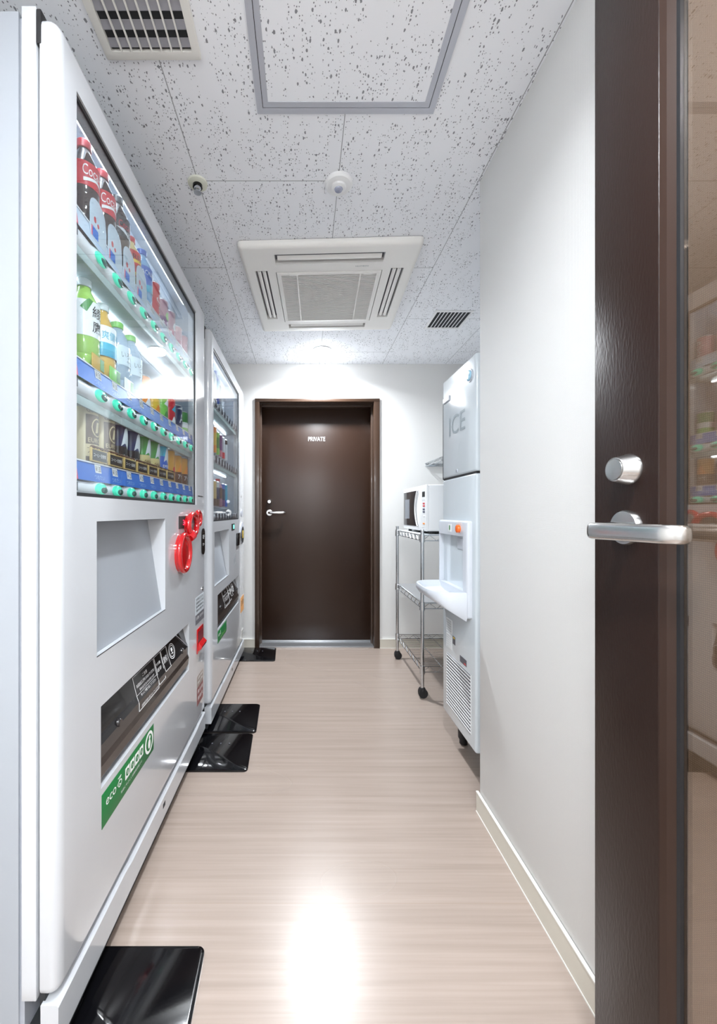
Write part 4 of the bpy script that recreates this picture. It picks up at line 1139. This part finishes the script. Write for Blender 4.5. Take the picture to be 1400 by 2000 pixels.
link('round_emblem', b, up, label='round blue emblem')
b = B(M_alug).box(XI-.003, XI, 1.79, 1.87, 1.592, 1.616, .001).m(M_white).box(XI-.0045, XI-.003, 1.794, 1.868, 1.5955, 1.616)
link('maker_plate', b, up)
b = B(M_alug).lathe((XI, 1.705, 1.262), [(.008, 0), (.008, .003), (.004, .004)], 16, '-x'); b.m(M_ink).box(XI-.0046, XI-.004, 1.704, 1.706, 1.257, 1.267)
link('keyhole', b, up)
# dispenser unit
XU = .640; uy0, uy1 = 1.552, 1.880; uz0, uz1 = .66, 1.048
b = B(M_icef)
ro = (1.592, 1.868, .765, .985)
holed_panel(b, 'x', (uy0, uy1), (uz0, uz1), [ro], XU, XI+.002, bev=.010, seg=3)
# recess interior
xr = XI+.075
b.quad((xr, ro[0], ro[2]), (xr, ro[1], ro[2]), (xr, ro[1], ro[3]), (xr, ro[0], ro[3]))
for y in (ro[0]+.0008, ro[1]-.0008): b.quad((XU+.001, y, ro[2]), (XU+.001, y, ro[3]), (xr, y, ro[3]), (xr, y, ro[2]))
b.quad((XI-.002, ro[0], ro[3]), (XI-.002, ro[1], ro[3]), (xr, ro[1], ro[3]), (xr, ro[0], ro[3]))
un = link('dispenser_housing', b, t, fix=False, label='light grey dispenser housing')
b = B(M_icef).box(XI-.004, XI+.05, 1.62, 1.70, .925, .975, .006, 2).box(XI+.002, XI+.04, 1.625, 1.66, .89, .93, .005, 2)
link('ice_chute', b, un)
# control strip + buttons
b = B(M_orange); elldisc(b, (XU, 1.628, 1.015), .016, .0165, .010, .004, n=28, sx=-1); link('push_button', b, un, label='round orange push button')
b = B(M_white).box(XU-.001, XU, 1.715, 1.752, .998, 1.032); b.m(greenp).box(XU-.0016, XU-.001, 1.728, 1.738, 1.006, 1.026); link('lamp_label', b, un, label='small label with green mark')
link('warning_label', B(whitep).box(XU-.0008, XU, 1.60, 1.655, 1.033, 1.042), un)
# bowl: plan outline lofted
def bowlplan(sc, y_in, x_in):
    yc_, w_ = (uy0+uy1)/2, (uy1-uy0)/2
    pts = []
    for i in range(17):
        a = PI*i/16
        cy = math.cos(a); sx = math.sin(a)
        cy = abs(cy)**.6*(1 if cy > 0 else -1); sx = sx**.6
        pts.append((XU+.001-(sc*.135+x_in)*sx, yc_-(w_+y_in)*cy))
    return pts
b = B(M_icef)
outer_top = bowlplan(1, 0, 0); n = len(outer_top)
def ring(pts, z, zf=None): return [(p[0], p[1], z if zf is None else zf(p)) for p in pts]
bot = lambda p: .650+(.085)*max(0, (XU-p[0]))/.135
R = [ring(bowlplan(.90, -.006, 0), 0, bot), ring(outer_top, 0, lambda p: bot(p)+.012), ring(outer_top, .757), ring(bowlplan(.985, -.004, 0), .763), ring(bowlplan(.93, -.012, 0), .764), ring(bowlplan(.88, -.020, 0), .757), ring(bowlplan(.80, -.035, 0), .738), ring(bowlplan(.4, -.08, 0), .730)]
b.rings(R)
link('drip_bowl', b, t, label='protruding light grey drip bowl')
# louvres
gy0, gy1, gz0, gz1 = 1.562, 1.828, .200, .436
b = B(M_white).box(XI-.001, XI+.0015, gy0, gy1, gz0, gz1)
b.m(M_vmgrey)
nl = 17
for i in range(nl):
    z = gz0+(gz1-gz0)*(i+.5)/nl
    b.m(M_dgrey).box(XI-.0014, XI, gy0+.004, gy1-.004, z-.0069, z+.0069)
    b.m(M_white).prism([(0, z-.0010), (-.0030, z-.0030), (-.0035, z+.0015), (0, z+.0025)], lambda u, q: (XI+u, gy0+.004, q), lambda u, q: (XI+u, gy1-.004, q))
link('louvre_grille', b, t, label='white horizontal louvre grille')
b = B(whitep).box(XI-.0008, XI, 1.762, 1.832, .535, .598)
for i in range(5): b.m(M_gink).text('製氷機注意事項', RI(1.828, .586-.011*i, .058, .007))
link('notice_sticker', b, t, fix=False)
b = B(whitep).box(XI-.0008, XI, 1.765, 1.832, .465, .53)
for i in range(6): b.m(M_gink).text('取扱説明書をご覧ください', RI(1.828, .518-.010*i, .056, .005))
link('notice_sticker', b, t, fix=False)
link('notice_sticker', B(M_dgrey).box(XI-.0008, XI, 1.725, 1.755, .50, .535).m(yellowp).box(XI-.0010, XI, 1.73, 1.75, .525, .532), t)
b = B(M_dgrey).box(XI-.0010, XI, 1.605, 1.672, .452, .478).m(redp).box(XI-.0014, XI, 1.61, 1.63, .455, .462); link('rating_plate', b, t)
for yy in (1.56, 1.845):
    for xx in (.745, 1.16):
        link('foot', B(M_black).lathe((xx, yy, 0), [(.014, 0), (.018, .004), (.018, .02), (.024, .03), (.026, .15)], 20), t, label='black rubber foot')

# ------------------------------------------------------------------ wire cart
cx0, cx1, cy0, cy1 = .690, 1.15, 2.304, 2.918
t = thing('wire_cart', 'chrome wire shelving cart on black casters under the microwave', 'cart', ((cx0+cx1)/2, (cy0+cy1)/2, 0))
def wire_shelf(parent, name, x0, x1, y0, y1, zt, h, nx, label=None, plate_=None, frontdir=True):
    b = B(M_chrome); r = .003
    for z in (zt, zt-h):
        b.tube([(x0, y0, z), (x0, y1, z)], r, 6); b.tube([(x1, y0, z), (x1, y1, z)], r, 6)
        b.tube([(x0, y0, z), (x1, y0, z)], r, 6); b.tube([(x0, y1, z), (x1, y1, z)], r, 6)
    def zig(p, q, n):
        pts = []
        for i in range(n+1):
            u = i/n; pts.append((p[0]+(q[0]-p[0])*u, p[1]+(q[1]-p[1])*u, zt if i % 2 else zt-h))
        b.tube(pts, .0018, 5)
    nz_ = max(6, int((y1-y0)/.040)); zig((x0, y0), (x0, y1), nz_); zig((x1, y0), (x1, y1), nz_)
    nz2 = max(6, int((x1-x0)/.040)); zig((x0, y0), (x1, y0), nz2); zig((x0, y1), (x1, y1), nz2)
    for i in range(1, nx):
        y = y0+(y1-y0)*i/nx; b.tube([(x0, y, zt+.002), (x1, y, zt+.002)], .0016, 5)
    for i in range(1, 4):
        x = x0+(x1-x0)*i/4; b.tube([(x, y0, zt-.002), (x, y1, zt-.002)], .0024, 6)
    if plate_: b.m(plate_).box(x0+.004, x1-.004, y0+.004, y1-.004, zt+.003, zt+.006)
    return link(name, b, parent, label=label)
M_mat = mat('shelf_liner', (.70, .73, .75), .35)
wire_shelf(t, 'wire_shelf', cx0, cx1, cy0, cy1, .950, .032, 26, 'top wire shelf with pale liner', M_mat)
wire_shelf(t, 'wire_shelf', cx0, cx1, cy0, cy1, .553, .032, 26, 'middle wire shelf with grey liner', M_alu)
wire_shelf(t, 'wire_shelf', cx0, cx1, cy0, cy1, .182, .032, 26, 'open bottom wire shelf')
for (x, y) in ((cx0, cy0), (cx0, cy1), (cx1, cy0), (cx1, cy1)):
    b = B(M_chrome).tube([(x, y, .058), (x, y, .978)], .0105, 12)
    b.m(M_chrome).tube([(x, y, .978), (x, y, .983)], [.0125, .011], 12)
    for zt in (.950, .553, .182): b.tube([(x, y, zt-.040), (x, y, zt+.006)], [.016, .0145], 12)
    z = .08
    while z < .95: b.tube([(x, y, z), (x, y, z+.002)], .0110, 10); z += .025
    p = link('post', b, t)
    b = B(M_black).lathe((x+.004, y-.011, .027), [(.0265, 0), (.0270, .003), (.0270, .019), (.0265, .022)], 20, 'y')
    b.lathe((x+.002, y, .045), [(.017, -.006), (.019, .004), (.014, .014), (.010, .018)], 16)
    b.m(M_black).prism([(x-.018+.02*math.cos(a)+.016, .030+.031*math.sin(a)) for a in [PI*q/8 for q in range(9)]], lambda u, z: (u, y-.016, z), lambda u, z: (u, y+.016, z), True)
    link('caster', b, p, label='black rubber caster')

# microwave
MXF = .715; my0, my1 = 2.31, 2.838; mz0, mz1 = .972, 1.248; mxb = 1.09
t = thing('microwave_oven', 'white microwave oven with dark curved door window on the wire cart', 'microwave', (.9, 2.57, mz0))
link('oven_case', B(M_white).box(MXF+.012, mxb, my0, my1, mz0, mz1, .010, 3), t)
fr = link('front_frame', B(M_white).box(MXF, MXF+.014, my0, my1, mz0-.0, mz1, .006, 3), t)
arc_ = []
for i in range(15):
    u = i/14; z = mz0+.026+(mz1-mz0-.052)*u; arc_.append((my0+.185+.052*(2*u-1)**2*-1+.030, z))
pts = [(my1-.018, mz0+.026)]+[(y, z) for y, z in arc_]+[(my1-.018, mz1-.026)]
b = B(mat('oven_window', (.02, .02, .024), .08, coat=1)).prism(pts, lambda y, z: (MXF-.003, y, z), lambda y, z: (MXF+.001, y, z))
b.m(mat('oven_mesh', (.22, .24, .27), .25)).box(MXF-.0036, MXF-.003, my1-.17, my1-.055, mz0+.07, mz1-.075)
link('door_window', b, t, label='dark door window with curved edge')
b = B(M_white).tube([(MXF-.008, y-.006, z) for y, z in arc_], .0045, 10); link('door_handle', b, t, label='curved white handle')
b = B(whitep).box(MXF-.0015, MXF, my0+.012, my0+.085, mz0+.022, mz1-.020)
b.m(M_ink).box(MXF-.0022, MXF-.0015, my0+.022, my0+.075, mz1-.072, mz1-.040)
for (z, m_) in ((.165, redp), (.150, redp), (.130, navy), (.115, navy), (.090, whitep), (.045, orangep)):
    b.m(m_)
    for yy in (.030, .052): elldisc(b, (MXF-.0015, my0+yy, mz0+z), .007, .0055, .002, n=12, sx=-1)
b.m(M_gink).text('あたため', ((MXF-.0018, my0+.072, mz0+.180), (0, -.05, 0), (0, 0, .008)))
link('control_panel', b, t, fix=False, label='control panel with display and coloured keys')
b = B(M_black).box(MXF+.03, mxb-.02, my0+.02, my1-.02, mz0-.008, mz0+.002)
for x in (MXF+.04, mxb-.04):
    for y in (my0+.03, my1-.03): b.lathe((x, y, mz0-.016), [(.012, 0), (.012, .012)], 12)
link('base_feet', b, t, label='black feet and underside')

# wall shelf high on the back wall
t = thing('wire_wall_shelf', 'small chrome wire shelf on the back wall above the microwave', 'shelf', (1.1, 2.93, 1.45))
wire_shelf(t, 'wire_shelf', .962, 1.30, 2.765, 3.14, 1.474, .022, 14)
link('wall_ledge', B(M_chrome).box(.97, 1.30, 3.138, 3.156, 1.452, 1.476, .001), t)

# ------------------------------------------------------------------ groups of repeats
for o in list(bpy.data.objects):
    if o.parent or 'category' not in o or o.type not in {'EMPTY', 'MESH'}: continue
    n = o.name.split('.')[0]
    if o['category'] in ('bottle', 'can'):
        far_ = o.location.y > 2
        i = sum(o.location.z < q for q in ((1.6, 1.3) if far_ else (1.6, 1.3)))
        o['group'] = 'drinks on the %s shelf of the %s vending machine' % (('top', 'middle', 'bottom')[i], 'far' if far_ else 'near')
    elif n == 'anti_tip_plate': o['group'] = 'black floor plates under the vending machines'
    elif n == 'vending_machine': o['group'] = 'drink vending machines along the left wall'
